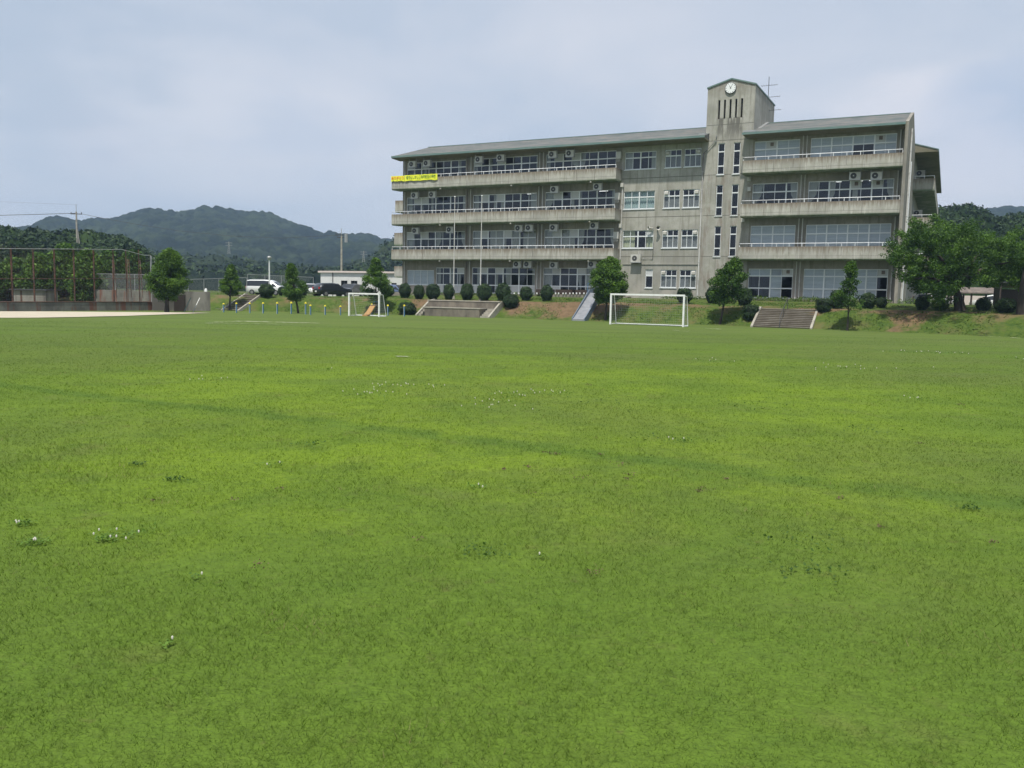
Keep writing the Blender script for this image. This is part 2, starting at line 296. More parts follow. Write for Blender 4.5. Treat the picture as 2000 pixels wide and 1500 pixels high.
# lawn colour shared by the field sheet and the blades
def lawn_nodes(m, blades):
    g = G(m); geo = g.n('ShaderNodeNewGeometry'); P = geo.outputs['Position']; sep = g.n('ShaderNodeSeparateXYZ'); g.l(P, sep.inputs[0]); X, Y = sep.outputs[0], sep.outputs[1]
    big = g.noise(P, .11, 3, .5); med = g.noise(P, .42, 4, .6); sm = g.noise(P, 2.2, 5, .65); fine = g.noise(P, 14, 4, .65)
    A_, B_ = (.099, .164, .023), (.160, .243, .021)
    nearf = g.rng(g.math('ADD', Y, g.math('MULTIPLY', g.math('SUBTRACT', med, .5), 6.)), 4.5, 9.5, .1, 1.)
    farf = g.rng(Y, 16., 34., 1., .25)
    xf = g.rng(g.math('ABSOLUTE', g.math('DIVIDE', X, g.math('ADD', Y, 2.))), .2, .62, 1., .35)  # duller towards the sides: grass tone, with lens edge falloff put into the colour
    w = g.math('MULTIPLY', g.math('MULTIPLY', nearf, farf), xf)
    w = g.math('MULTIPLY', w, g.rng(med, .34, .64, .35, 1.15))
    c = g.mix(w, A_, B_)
    c = g.mix(g.rng(g.math('ADD', big, g.math('MULTIPLY', sm, .3)), .58, .78, 0, .45), c, (.11, .14, .04))
    c = g.mix(g.rng(sm, .52, .72, 0, .25), c, (.06, .12, .016))
    c = g.mix(g.rng(g.noise(P, 1.3, 5, .7), .58, .74, 0, .4), c, (.13, .125, .045))
    c = g.mix(g.rng(g.noise(P, 6, 3, .6), .62, .74, 0, .35), c, (.12, .10, .045))
    c = g.mix(g.rng(g.noise(P, .9, 5, .65, None), .56, .74, 0, .4), c, (.145, .15, .05)); c = g.mix(g.rng(g.noise(P, 1, 5, .7, (1.7, 1.7, 1), (8, 3, 1)), .5, .72, 0, .4), c, (.068, .13, .018))
    # greener strip where the old running lane was
    dl = g.math('ABSOLUTE', g.math('DIVIDE', g.math('ADD', g.math('SUBTRACT', g.math('ADD', Y, g.math('MULTIPLY', X, .557)), 10.25), g.math('MULTIPLY', g.math('SUBTRACT', med, .5), .9)), 1.145))
    c = g.mix(g.math('MULTIPLY', g.rng(dl, .42, .10), g.rng(sm, .3, .6, .2, .6)), c, (.066, .13, .022))
    # farther out one sees more blade tips: greyer, straw flecks
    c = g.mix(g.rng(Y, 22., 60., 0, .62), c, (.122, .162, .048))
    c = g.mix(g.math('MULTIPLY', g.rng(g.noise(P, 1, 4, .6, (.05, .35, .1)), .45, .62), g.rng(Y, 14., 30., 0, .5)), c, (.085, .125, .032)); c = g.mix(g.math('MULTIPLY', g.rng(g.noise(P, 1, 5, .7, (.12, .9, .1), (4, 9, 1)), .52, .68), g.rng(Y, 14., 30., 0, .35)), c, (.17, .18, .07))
    if blades:
        a = g.n('ShaderNodeAttribute'); a.attribute_name = 'rnd'
        c = g.mix(g.rng(a.outputs['Fac'], .0, .3, .25, 0.), c, (.05, .09, .014)); c = g.mix(g.rng(a.outputs['Fac'], .6, 1., 0., .6), c, (.19, .26, .055)); c = g.mix(g.rng(a.outputs['Fac'], .93, .95, 0., .75), c, (.24, .20, .10))
        tr = g.n('ShaderNodeBsdfTranslucent'); g.l(g.mix(1., c, (1.1, 1.15, .5), 'MULTIPLY'), tr.inputs[0]); mx = g.n('ShaderNodeMixShader'); mx.inputs[0].default_value = .3
        o = g.nt.nodes['Material Output']; g.l(g.b.outputs[0], mx.inputs[1]); g.l(tr.outputs[0], mx.inputs[2]); g.l(mx.outputs[0], o.inputs[0])
    else:
        # texture of the turf
        c = g.mix(g.rng(fine, .35, .7, .0, .4), c, (.05, .075, .015)); c = g.mix(g.rng(g.noise(P, 5, 4, .7), .55, .75, 0, .25), c, (.16, .21, .05))
        # soil and weeds on the bank
        so_ = g.n('ShaderNodeAttribute'); so_.attribute_name = 'rnd'; s = so_.outputs['Fac']
        bn = g.noise(P, .55, 5, .65); bf = g.noise(P, 3, 5, .7)
        bank = g.mix(g.rng(bf, .35, .7), (.085, .125, .024), (.042, .08, .016)); bank = g.mix(g.rng(bn, .46, .66), bank, (.115, .12, .042))
        soil = g.mix(g.rng(bf, .35, .7), (.185, .125, .072), (.12, .085, .05))
        bank = g.mix(g.rng(g.math('ADD', s, g.math('MULTIPLY', g.math('SUBTRACT', bn, .5), 1.8)), 1.25, 1.75, 0, 1), bank, soil)
        c = g.mix(g.rng(s, .3, .7), c, bank)
        bp = g.n('ShaderNodeBump'); bp.inputs['Strength'].default_value = .6; bp.inputs['Distance'].default_value = .04
        g.l(g.math('ADD', fine, g.noise(P, 40, 2, .6)), bp.inputs['Height']); g.l(bp.outputs[0], g.b.inputs['Normal'])
    g.l(c, g.b.inputs['Base Color'])
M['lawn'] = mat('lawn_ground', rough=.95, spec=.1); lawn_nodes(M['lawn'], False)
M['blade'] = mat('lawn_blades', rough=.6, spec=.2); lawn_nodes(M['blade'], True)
M['sand'] = mat('infield_sand', (.50, .445, .345), .95, noise=((.8, .8, .8), (.40, .35, .265), .35, .7)); M['chalk'] = mat('chalk_line', (.27, .31, .17), .95)
def hillmat(name, dark, light, sc_):
    m = mat(name, light, .95, spec=.05); g = G(m); a = g.n('ShaderNodeAttribute'); a.attribute_name = 'rnd'; geo = g.n('ShaderNodeNewGeometry')
    nz = g.noise(geo.outputs['Position'], sc_, 4, .6); n2 = g.noise(geo.outputs['Position'], sc_ * 9, 4, .7)
    v = g.math('ADD', g.math('MULTIPLY', a.outputs['Fac'], .6), g.math('ADD', g.math('MULTIPLY', g.math('SUBTRACT', nz, .5), 1.2), g.math('MULTIPLY', g.math('SUBTRACT', n2, .5), .7)))
    g.l(g.mix(g.rng(v, 0., .8), dark, light), g.b.inputs['Base Color']); return m
M['hill'] = hillmat('hill_forest', (.010, .018, .014), (.036, .052, .026), .02); M['wood_near'] = hillmat('wood_canopy', (.010, .022, .007), (.045, .075, .02), .08)
# ------------------------------------------------------------------ ground
def axis(lo, hi, segs):
    pts = [lo]
    for end, st in segs:
        while pts[-1] < end - 1e-6: pts.append(min(pts[-1] + st, end))
    return np.array(pts)
ga = axis(-1600, 0, [(-400, 200), (-140, 20), (-80, 3), (25, .45), (80, 3), (300, 20), (1600, 200)]); gd = axis(-300, 0, [(-100, 20), (-75, 5), (-24, 1.2), (-5, .3), (20, 1.5), (120, 12), (2400, 200)])
GA, GD = np.meshgrid(ga, gd, indexing='ij'); GX = GA * AX[0] + (GD + D0) * NX[0]; GY = GA * AX[1] + (GD + D0) * NX[1]; GZ = terrain(GX, GY)
na, nd = len(ga), len(gd); ii, jj = np.meshgrid(np.arange(na - 1), np.arange(nd - 1), indexing='ij'); q = (ii * nd + jj).ravel()
FF = np.stack([q, q + nd, q + nd + 1, q + 1], 1)
tt = GD - np.interp(GA, FA, FD)
soil = np.where(tt > 0, 1., 0.) + np.exp(-((tt - 3.4) / 1.7) ** 2) * .48
for a_, d_, ra_, rd_, am in ((-27.2, -10.6, 2.6, 2.2, .8), (-24.3, -9.4, 2.2, 1.6, .5), (-2.2, -13.5, 1.6, 2.5, .5), (-40.6, -10.8, 1.2, 1.5, .7), (-31.6, -11, 1.0, 1.6, .8), (-8, -10.8, 1.2, 1.5, .4), (-12.6, -11.5, .8, 1.5, .5), (-20, -8, 6, .9, .35)):
    soil = soil + am * np.exp(-((GA - a_) / ra_) ** 2 - ((GD - d_) / rd_) ** 2)
soil = np.where(tt > 7.5, np.where(GA < -52, 1.3, 1.2), soil); soil = np.where(tt < -.1, 0, soil)
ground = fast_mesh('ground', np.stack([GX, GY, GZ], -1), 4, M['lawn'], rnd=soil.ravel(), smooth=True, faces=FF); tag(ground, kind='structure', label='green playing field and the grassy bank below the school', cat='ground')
# pale infield at the far left edge of the field
mb = MB(); pts = [(0, 621.5), (60, 621.5), (150, 620), (250, 617.5), (330, 614.5), (412, 611.6), (330, 610.6), (200, 609.8), (100, 609), (0, 608.8)]
def g0(x, y): r = ray(x, y); t = -EYE / r[2]; return float(r[0] * t), float(r[1] * t)
pw = [g0(*p) for p in pts]; ext = [g0(-260, 609.5), g0(-260, 624)]
mb.add([(*p, .03) for p in pw + ext], [tuple(range(len(pw) + 2))]); tag(mb.build('infield', M['sand'], fix=False), kind='structure', label='pale sand infield by the backstop', cat='sand')
# grass blades near the camera, one object nobody could count
rg = np.random.RandomState(11)
def blades(n, y0, y1):
    Y = y0 * (y1 / y0) ** rg.rand(n); X = (rg.rand(n) * 2 - 1) * (.74 * Y + 3.5 * np.clip((14 - Y) / 12, 0, 1) + 1)
    clump = vnoise(X, Y, .55) * .5 + vnoise(X + 40, Y, .17) * .5
    keep = clump + rg.rand(n) * .55 > .42; X = X[keep]; Y = Y[keep]; clump = clump[keep]; n = len(X)
    h = .026 * np.clip(1.25 - Y / 45, .5, 1.2) * (.55 + .9 * clump + .35 * vnoise(X, Y + 9, 2.2)); hh = h * (.45 + .8 * rg.rand(n)); th = rg.rand(n) * 6.283; ph = rg.rand(n) * 6.283; ln = hh * (.35 + 1.0 * rg.rand(n))
    b = np.stack([X, Y, terrain(X, Y) - .004], -1); sd = np.stack([np.cos(th), np.sin(th), 0 * th], -1) * ((.0005 + .00033 * Y) * (.6 + .8 * rg.rand(n)))[:, None]
    tip = b + np.stack([np.cos(ph) * ln, np.sin(ph) * ln, hh], -1)
    return np.stack([b - sd, b + sd, tip], 1).reshape(-1, 3), np.repeat(np.clip(rg.rand(n) * .85 + (clump - .4) * .35, 0, 1), 3)
Vs, rs = zip(blades(760000, 2.1, 46))
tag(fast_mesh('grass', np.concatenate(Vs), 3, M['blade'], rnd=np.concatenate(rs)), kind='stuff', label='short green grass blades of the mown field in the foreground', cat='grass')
# ------------------------------------------------------------------ school building (local frame: x along the front, y behind the balcony fronts, z up)
O = W(0, 0)
B = empty('school_building', (O[0], O[1], 0), -YAW, 'long four storey grey concrete school block with balconies and a gabled clock tower', 'building')
WD = 1.6
def wall_holes(mb, x0, x1, z0, z1, y, holes, th=.22, m=0):
    xs = sorted({x0, x1, *[v for h in holes for v in h[:2]]}); zs = sorted({z0, z1, *[v for h in holes for v in h[2:]]})
    inh = lambda x, z: any(h[0] < x < h[1] and h[2] < z < h[3] for h in holes)
    for i in range(len(xs) - 1):
        for j in range(len(zs) - 1):
            if not inh((xs[i] + xs[i + 1]) / 2, (zs[j] + zs[j + 1]) / 2):
                a, b, c, d = xs[i], xs[i + 1], zs[j], zs[j + 1]; mb.quad((a, y, c), (b, y, c), (b, y, d), (a, y, d), m); mb.quad((a, y + th, c), (a, y + th, d), (b, y + th, d), (b, y + th, c), m)
    for a, b, c, d in holes:
        mb.quad((a, y, c), (a, y + th, c), (b, y + th, c), (b, y, c), m); mb.quad((a, y, d), (b, y, d), (b, y + th, d), (a, y + th, d), m)
        mb.quad((a, y, c), (a, y, d), (a, y + th, d), (a, y + th, c), m); mb.quad((b, y, c), (b, y + th, c), (b, y + th, d), (b, y, d), m)
HEAD = [4.60, 8.27, 11.83, 15.38]; TRAN = [3.98, 7.52, 11.10, 14.68]; SLB = [5.25, 8.85, 12.45]; FLR = [1.9, 5.58, 9.18, 12.78]
bayL = [(-51.3, -44.2), (-43.3, -36.2), (-35.3, -28.2)]; bayR = [(-15.65, -11.92), (-11.05, -4.5)]
holesL = [(a, b, FLR[f] + .35 if f else 2.04, HEAD[f]) for f in range(4) for a, b in bayL]; holesL[0] = (-51.2, -47.85, 2.8, 4.31); holesL.append((-47.6, -44.2, 2.04, 4.58))
holesR = [(a, b, FLR[f] + .35 if f else 2.08, HEAD[f]) for f in range(4) for a, b in bayR]
midz = [(2.86, 4.47), (6.43, 8.05), (9.98, 11.6), (13.55, 15.12)]
holesM = [(x0, x1, z0, z1) for z0, z1 in midz for x0, x1 in ((-23.52, -22.03), (-21.75, -20.25))] + [(-27.3, -24.35, z0, z1) for z0, z1 in midz[1:]] + [(-24.96, -24.27, 2.82, 4.5)]
mb = MB(); wall_holes(mb, -51.8, -27.6, 1.2, 15.66, WD, holesL)
mb.build('wall', M['wall_shaded'], B)
mb = MB(); wall_holes(mb, -27.6, -19.9, 1.2, 15.66, WD, holesM)
for z in (5.66, 9.23, 12.74): mb.box(-27.55, -19.95, WD - .006, WD, z - .025, z + .025, 1)
mb.box(-27.2, -19.95, WD - .07, WD, 4.93, 5.0, 0)
mb.build('wall', [M['wall'], M['joint']], B)
mb = MB(); wall_holes(mb, -15.8, -3.86, 1.2, 15.66, WD, holesR); mb.build('wall', M['wall_shaded'], B)
RIDGE, RZ = 7., 17.9
mb = MB()   # right gable wall with the roof's outline
mb.prism([(0, 1.3), (0, 15.8), (.0, 15.95), (RIDGE, RZ + .06), (13.6, 16.0), (13.6, 1.3)], -3.86, -3.62, 0)
mb.build('wall', M['wall_shaded'], B)
mb = MB(); mb.box(-51.8, -51.58, WD + .004, 12.6, 1.2, 15.66); mb.box(-51.58, -3.9, 12.4, 12.6, 1.2, 15.66); mb.build('wall', M['wall'], B)
for z in FLR[1:] + [15.64]:
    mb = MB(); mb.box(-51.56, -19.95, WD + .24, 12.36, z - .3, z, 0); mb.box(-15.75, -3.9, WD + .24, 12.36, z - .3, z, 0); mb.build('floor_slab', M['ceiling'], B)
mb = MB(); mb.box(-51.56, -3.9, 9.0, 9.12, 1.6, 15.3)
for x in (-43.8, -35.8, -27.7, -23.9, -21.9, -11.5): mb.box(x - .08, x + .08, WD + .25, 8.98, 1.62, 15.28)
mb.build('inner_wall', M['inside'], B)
# clock tower
T0, T1, TP = -19.9, -15.8, -17.85; TE, TA = 20.15, 20.75
sl5 = [(-18.85 + i * .488 - .085, -18.85 + i * .488 + .085, 17.5, 19.1) for i in range(5)]
tw = [(-18.77, -18.2, z0, z1) for z0, z1 in ((5.65, 8.3), (9.2, 11.86), (12.75, 15.42))] + [(-17.42, -16.85, z0, z1) for z0, z1 in ((5.65, 8.3), (9.2, 11.86), (12.75, 15.42))]
mb = MB(); wall_holes(mb, T0, T1, 1.2, TE, WD, sl5 + tw, .3)
mb.add([(T0, WD, TE), (T1, WD, TE), (TP, WD, TA)], [(0, 1, 2)]); mb.add([(T0, WD + .3, TE), (T1, WD + .3, TE), (TP, WD + .3, TA)], [(0, 1, 2)])
TB = 10.4
mb.quad((T0, WD, 1.2), (T0, TB, 1.2), (T0, TB, TE), (T0, WD, TE)); mb.quad((T1, WD, 1.2), (T1, TB, 1.2), (T1, TB, TE), (T1, WD, TE))
mb.quad((T0, TB, 1.2), (T1, TB, 1.2), (T1, TB, TE), (T0, TB, TE)); mb.add([(T0, TB, TE), (T1, TB, TE), (TP, TB, TA)], [(0, 1, 2)])
for z in (15.55, 5.4, 9.0, 12.5): mb.quad((T0, WD + .3, z), (T1, WD + .3, z), (T1, TB, z), (T0, TB, z))
for z in (5.66, 9.23, 12.74, 15.66, 17.0): mb.box(T0 + .02, T1 - .02, WD - .005, WD, z - .02, z + .02, 1)
tower = mb.build('clock_tower', [M['tower'], M['joint']], B, fix=False)
mb = MB()
for s, e_ in ((T0 - .06, TP), (T1 + .06, TP)):
    mb.add([(s, WD - .08, TE - .02), (e_, WD - .08, TA), (e_, TB + .08, TA), (s, TB + .08, TE - .02), (s, WD - .08, TE + .1), (e_, WD - .08, TA + .12), (e_, TB + .08, TA + .12), (s, TB + .08, TE + .1)], [(0, 1, 2, 3), (4, 5, 6, 7), (0, 1, 5, 4), (1, 2, 6, 5), (2, 3, 7, 6), (3, 0, 4, 7)])
mb.build('roof', M['teal'], tower)
# roofs
def roof(x0, x1, end):
    mb = MB(); mb.prism([(.02, 15.78), (.02, 15.88), (RIDGE, RZ), (13.9, 15.88), (13.9, 15.78)], x0, x1)
    r_ = mb.build('roof', M['roof'], B)
    mb = MB(); mb.prism([(0, 15.74), (0, 15.90), (-.05, 15.90), (-.05, 15.72)], x0 - .02, x1 + .02, m=0); mb.box(x0, x1, RIDGE - .12, RIDGE + .12, RZ - .02, RZ + .05); mb.build('fascia', M['teal'], r_)
    mb = MB(); mb.prism([(.03, 15.77), (.03, 15.66), (WD + .0, 15.60), (WD, 15.77)], x0 + .3 * (end < 0), x1 - .3 * (end > 0)); 
    # splayed end of the eave
    if end: 
        xa, xb = (x1 - .3, x1) if end > 0 else (x0 + .3, x0)
        mb.add([(xa, .03, 15.66), (xa, WD, 15.6), (xa, WD, 15.77), (xa, .03, 15.77), (xb, .03, 15.74), (xb, WD, 15.74)], [(0, 1, 5, 4), (0, 4, 3), (1, 2, 5), (0, 3, 2, 1)])
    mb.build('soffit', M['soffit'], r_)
    return r_
roof(-52.15, -19.6, 0); roof(-16.4, -3.87, -1)
mb = MB(); mb.prism([(WD + .05, 16.3), (RIDGE, RZ + .12), (RIDGE, RZ + .02), (WD + .05, 16.2)], T1, T1 + .25); mb.build('roof_flashing', M['steel'], B)
for bx_ in ((-16.5, T1 + .35), (-20.3, -19.75)): mb = MB(); mb.box(*bx_, .7, 1.5, 16.08, 16.2); mb.build('roof_flashing', M['steel'], B)
# windows
def pleats(mb, x0, x1, z0, z1, y, tie=0, m=0):
    n = max(4, int((x1 - x0) / .07)); vs = []; lv = [(z1, 0), ((z0 + z1) / 2 + .15, .15), (z0 + .55, .75), (z0 + .3, .6), (z0, .5)] if tie else [(z1, 0), (z0, 0)]
    for z, k in lv:
        for i in range(n + 1):
            t = i / n; x = x0 + (x1 - x0) * t
            if tie > 0: x = x0 + (x - x0) * (1 - k)
            if tie < 0: x = x1 - (x1 - x) * (1 - k)
            vs.append((x, y + .035 * math.sin(i * 2.1), z))
    mb.add(vs, [(r * (n + 1) + i, r * (n + 1) + i + 1, (r + 1) * (n + 1) + i + 1, (r + 1) * (n + 1) + i) for r in range(len(lv) - 1) for i in range(n)], m, True)
VENTS = []
def window(x0, x1, z0, z1, ncol, trans, major=2, y=WD, panels=(), curt=(), blinds=(), door=None, cm='curtain', sill=False, lower=None, thin=.022, bm='blind'):
    mb = MB(); w = (x1 - x0) / ncol; f = .045; fy0, fy1 = y + .06, y + .13
    mb.box(x0, x1, fy0, fy1, z0, z0 + f * 1.4); mb.box(x0, x1, fy0, fy1, z1 - f * 1.2, z1); mb.box(x0, x0 + f, fy0, fy1, z0 + f * 1.4, z1 - f * 1.2); mb.box(x1 - f, x1, fy0, fy1, z0 + f * 1.4, z1 - f * 1.2)
    for t in trans: mb.box(x0 + f, x1 - f, fy0 - .012, fy1 - .006, t - .05, t + .05)
    for i in range(1, ncol):
        h = .055 if (i % major == 0) else thin; mb.box(x0 + i * w - h, x0 + i * w + h, fy0 - .02 if h > .04 else fy0 + .006, fy1 - .01, z0 + f * 1.4 + .002, z1 - f * 1.2 - .002)
    if sill: mb.box(x0 - .06, x1 + .06, y - .07, y + .04, z0 - .07, z0)
    fr = mb.build('window', M['frame'], B)
    g_ = MB(); g_.quad((x0, y + .10, z0), (x1, y + .10, z0), (x1, y + .10, z1), (x0, y + .10, z1)); g_.build('pane', M['glass'], fr, fix=False)
    lv = [z0] + list(trans) + [z1]
    if panels:
        for c_, r_ in panels:
            p_ = MB(); p_.box(x0 + c_ * w + .05, x0 + (c_ + 1) * w - .05, y + .085, y + .098, lv[r_] + .05, lv[r_ + 1] - .05); pp = p_.build('infill_panel', M['panel'], fr)
            if x0 > -16 and (x1 - x0) > 3: v_ = MB(); cx_ = x0 + (c_ + .55) * w; cz_ = (lv[r_] + lv[r_ + 1]) / 2 + .05; v_.box(cx_ - .13, cx_ + .13, y + .0, y + .082, cz_ - .14, cz_ + .14); o_v = v_.build('vent_cover', M['rooftile'], fr)
    for (c0_, c1_, tie) in curt:
        p_ = MB(); pleats(p_, x0 + c0_ * w, x0 + c1_ * w, z0 + .03, z1 - .05, y + .3, tie); p_.build('curtain', M[cm], fr, fix=False)
    if blinds:
        for c0_, c1_, b0, b1 in blinds: p_ = MB(); p_.box(x0 + c0_ * w, x0 + c1_ * w, y + .15, y + .162, z0 + (z1 - z0) * b0, z0 + (z1 - z0) * b1); p_.build('blind', M[bm], fr)
    return fr
curts = {(3, 0): [(.7, 1.0, 0), (2.2, 2.5, 0), (6.9, 7.2, 0)], (3, 1): [(0, .35, 0), (1.9, 2.2, 0), (7.7, 8, 0)], (3, 2): [(0, .4, 0), (2.9, 3.7, -1), (3.9, 4.5, 1)],
         (2, 0): [(0, .6, 0), (1.8, 2.1, 0), (3.2, 3.5, 0), (7.5, 8, 0)], (2, 1): [(0, .6, 0), (3.4, 3.9, 1), (7.1, 8, 0), (2.5, 2.8, 0)], (2, 2): [(0, .9, 1), (2.8, 3.3, -1), (3.8, 4.2, 0), (7.6, 8, 0)],
         (1, 0): [(0, .7, 0), (4., 4.7, 1), (7.3, 8, -1)], (1, 1): [(0, .9, 0), (2.1, 4.2, 0), (4.8, 5.9, 0), (6.3, 8, 0)], (1, 2): [(0, 1.7, 0), (2, 3.5, 0), (4, 4.6, 1), (7.5, 8, -1)],
         (0, 1): [(.5, .8, 0), (2.9, 3.2, 0), (4.2, 4.9, 0), (7.5, 8, 0)], (0, 2): [(0, .8, 0), (3.9, 4.4, -1), (4.8, 5.8, 0)]}
pans = {(3, 0): [(0, 1), (2, 1)], (3, 1): [(0, 1), (3, 1)], (3, 2): [(1, 1), (3, 1)], (2, 0): [(1, 1), (2, 1)], (2, 1): [(1, 1), (3, 1)], (2, 2): [(1, 1), (3, 1)],
        (1, 0): [(0, 1), (2, 1)], (1, 1): [(1, 1), (4, 1)], (1, 2): [(1, 1), (3, 1)], (0, 1): [(1, 2), (3, 2), (5, 0), (6, 0), (7, 0), (0, 0), (1, 0)], (0, 2): [(1, 2), (4, 2), (0, 0), (1, 0), (6, 0)]}
for f in range(4):
    for k, (a, b) in enumerate(bayL):
        if f == 0 and k == 0:
            window(-51.2, -47.85, 2.8, 4.31, 4, [], 9, blinds=[(0, 4, 0, 1)], sill=True)
            window(-47.6, -44.2, 2.04, 4.58, 4, [2.84, 3.98], 2, panels=[(0, 0), (2, 0), (3, 0), (3, 2)], curt=[(0, .5, 0), (1.9, 2.3, 0), (3, 3.3, 0)])
        else:
            window(a, b, FLR[f] + .35 if f else 2.04, HEAD[f], 8, ([2.84] if f == 0 else []) + [TRAN[f]], 2, panels=pans[(f, k)], curt=curts[(f, k)])
window(*bayR[0], FLR[3] + .35, HEAD[3], 4, [TRAN[3]], 2, panels=[(1, 1)], blinds=[(0, 4, 0, 1)])
window(*bayR[1], FLR[3] + .35, HEAD[3], 8, [TRAN[3]], 2, panels=[(6, 1)], blinds=[(0, 4, 0, 1), (4, 6, .72, 1), (6, 8, 0, 1)])
window(*bayR[0], FLR[2] + .35, HEAD[2], 4, [TRAN[2]], 3, curt=[(0, .9, 1), (3.3, 4, -1)])
window(*bayR[1], FLR[2] + .35, HEAD[2], 8, [TRAN[2]], 2, panels=[(4, 1), (6, 1)], curt=[(0, .9, 1), (2, 2.6, 1), (4.2, 4.7, 0), (7.3, 8, -1)])
window(*bayR[0], FLR[1] + .35, HEAD[1], 4, [TRAN[1]], 2, blinds=[(0, 4, 0, 1)], thin=.035)
window(*bayR[1], FLR[1] + .35, HEAD[1], 8, [TRAN[1]], 2, blinds=[(0, 2, 0, 1), (2, 4, .1, 1), (4, 8, 0, 1)], thin=.03)
window(*bayR[0], 2.08, HEAD[0], 4, [2.93, TRAN[0]], 2, panels=[(3, 2)], blinds=[(0, 3, .76, 1), (2, 3, 0, 1)])
window(*bayR[1], 2.08, HEAD[0], 8, [2.93, TRAN[0]], 2, panels=[(7, 2)], blinds=[(0, 7, 0, 1)])
for f, (z0, z1) in enumerate(midz):
    t = z0 + (z1 - z0) * .66
    if f: window(-27.3, -24.35, z0, z1, 4, [t], 2, curt={3: [(0, .9, 0), (3.3, 4, 0)], 2: [(0, 4, 0)], 1: [(0, 1.5, 0), (3, 4, 0)]}[f], cm={3: 'curtain', 2: 'curtain_g', 1: 'curtain_y'}[f], sill=True, panels=[(3, 1)] if f == 1 else ())
    for (x0, x1), pc in (((-23.52, -22.03), 0), ((-21.75, -20.25), 2)):
        fr = window(x0, x1, z0, z1, 3, [t], 9, panels=[(pc, 1)], blinds=[(0, 3, 0, .62)], sill=True, bm='screen')
        h = MB(); w = (x1 - x0) / 3; xc = x0 + (pc + .5) * w; h.prism([(WD - .12, z1 - .40), (WD - .12, z1 - .2), (WD + .08, z1 - .08), (WD + .08, z1 - .42)], xc - .17, xc + .17); h.build('vent_hood', M['ac'], fr)
window(-24.96, -24.27, 2.82, 4.5, 1, [3.92], 9, panels=[(0, 1)], sill=True)
for x0, x1, z0, z1 in tw:
    window(x0, x1, z0, z1, 1, [z0 + .62 * (z1 - z0) / 2.65 + .1, z1 - .72], 9, sill=True)
for f, xs in ((3, (-46.3, -45.2, -38.6, -37.2, -31.4, -29.3)), (2, (-45.6, -38.4, -30.6, -9.3, -7.6, -6.2)), (1, (-45.8, -29.4)), (0, (-38.6, -37.4))):
    for x in xs:
        for dd in (2.9, 4.9):
            mb = MB(); mb.box(x - .45, x + .45, dd, dd + .06, FLR[f] + 2.95, FLR[f] + 3.0); mb.build('ceiling_lamp', M['lamp'], B)
# balconies with parapet and handrail
def balcony(x0, x1, z0, ends=(1, 1), z1=None):
    z1 = z1 or z0 + 1.12; mb = MB(); c = .10
    mb.prism([(0, z0 + c), (c, z0), (WD - .004, z0 + .03), (WD - .004, z0 + .34), (.16, z0 + .34), (.16, z1), (0, z1)], x0, x1)
    for e, (xa, xb) in zip(ends, ((x0, x0 + .15), (x1 - .15, x1))):
        if e: mb.box(xa + (.004 if e else 0), xb - .004, .163, WD - .006, z0 + .344, z1 - .002)
    par = mb.build('balcony', M['parapet'], B)
    mb = MB(); mb.box(x0 + .02, x1 - .02, -.004, 0, z0 + .345, z0 + .36); n = int((x1 - x0) / 3.6)
    for i in range(1, n): xx = x0 + (x1 - x0) * i / n; mb.box(xx - .012, xx + .012, -.004, 0, z0 + .37, z1 - .01)
    mb.build('joint_line', M['joint'], par)
    mb = MB(); zr = z1 + .27; mb.tube([(x0 + .05, .08, z1), (x0 + .05, .08, zr), (x1 - .05, .08, zr), (x1 - .05, .08, z1)], .032, 6)
    n = max(2, round((x1 - x0) / 1.)); 
    for i in range(1, n): xx = x0 + .05 + (x1 - x0 - .1) * i / n; mb.box(xx - .025, xx + .025, .06, .10, z1, zr - .01)
    mb.build('handrail', M['rail'], par); return par
for z in SLB: balcony(-52.1, -27.55, z); balcony(-16.25, -3.88, z, (1, 0))
# down pipes, electric boxes
def pipe(pts, r=.055, m='pipe'):
    mb = MB(); mb.tube(pts, r, 8)
    for p, q in zip(pts[:-1], pts[1:]):
        if abs(p[2] - q[2]) > 2.5:
            k = int(abs(p[2] - q[2]) / 1.8)
            for i in range(1, k + 1): z = p[2] + (q[2] - p[2]) * i / (k + 1); mb.tube([(p[0], p[1], z - .03), (p[0], p[1], z + .03)], r * 1.35, 8)
    return mb.build('down_pipe', M[m], B)
pipe([(-18.95, WD - .1, 16.1), (-18.95, WD - .1, 15.65), (-20.02, WD - .12, 14.6), (-20.02, WD - .12, 2.0)], .065)
pipe([(-27.43, WD - .1, 12.2), (-27.43, WD - .1, 5.4)], .05)
for z0, z1 in ((1.9, 5.2), (5.6, 8.8), (9.2, 12.4), (12.8, 15.6)):
    pipe([(-43.55, WD - .08, z0), (-43.55, WD - .08, z1)], .05); pipe([(-43.95, WD - .08, z0), (-43.95, WD - .08, z1)], .045, 'pipe_brown'); pipe([(-35.55, WD - .08, z0), (-35.55, WD - .08, z1)], .05); pipe([(-35.95, WD - .08, z0), (-35.95, WD - .08, z1)], .05)
    pipe([(-11.65, WD - .08, z0), (-11.65, WD - .08, z1)], .045); pipe([(-11.35, WD - .08, z0), (-11.35, WD - .08, z1)], .045); pipe([(-4.22, WD - .1, z0), (-4.22, WD - .1, z1)], .05); pipe([(-51.5, WD - .08, z0), (-51.5, WD - .08, z1)], .05)
pipe([(-3.5, 3.0, 15.9), (-3.5, 3.0, 2.0)], .07); pipe([(-3.5, 5.2, 13.6), (-3.5, 5.2, 2.0)], .05, 'rail')
pipe([(-25.3, WD - .05, 5.45), (-24.3, WD - .05, 5.45), (-24.3, WD - .05, 7.6)], .03, 'pipe')
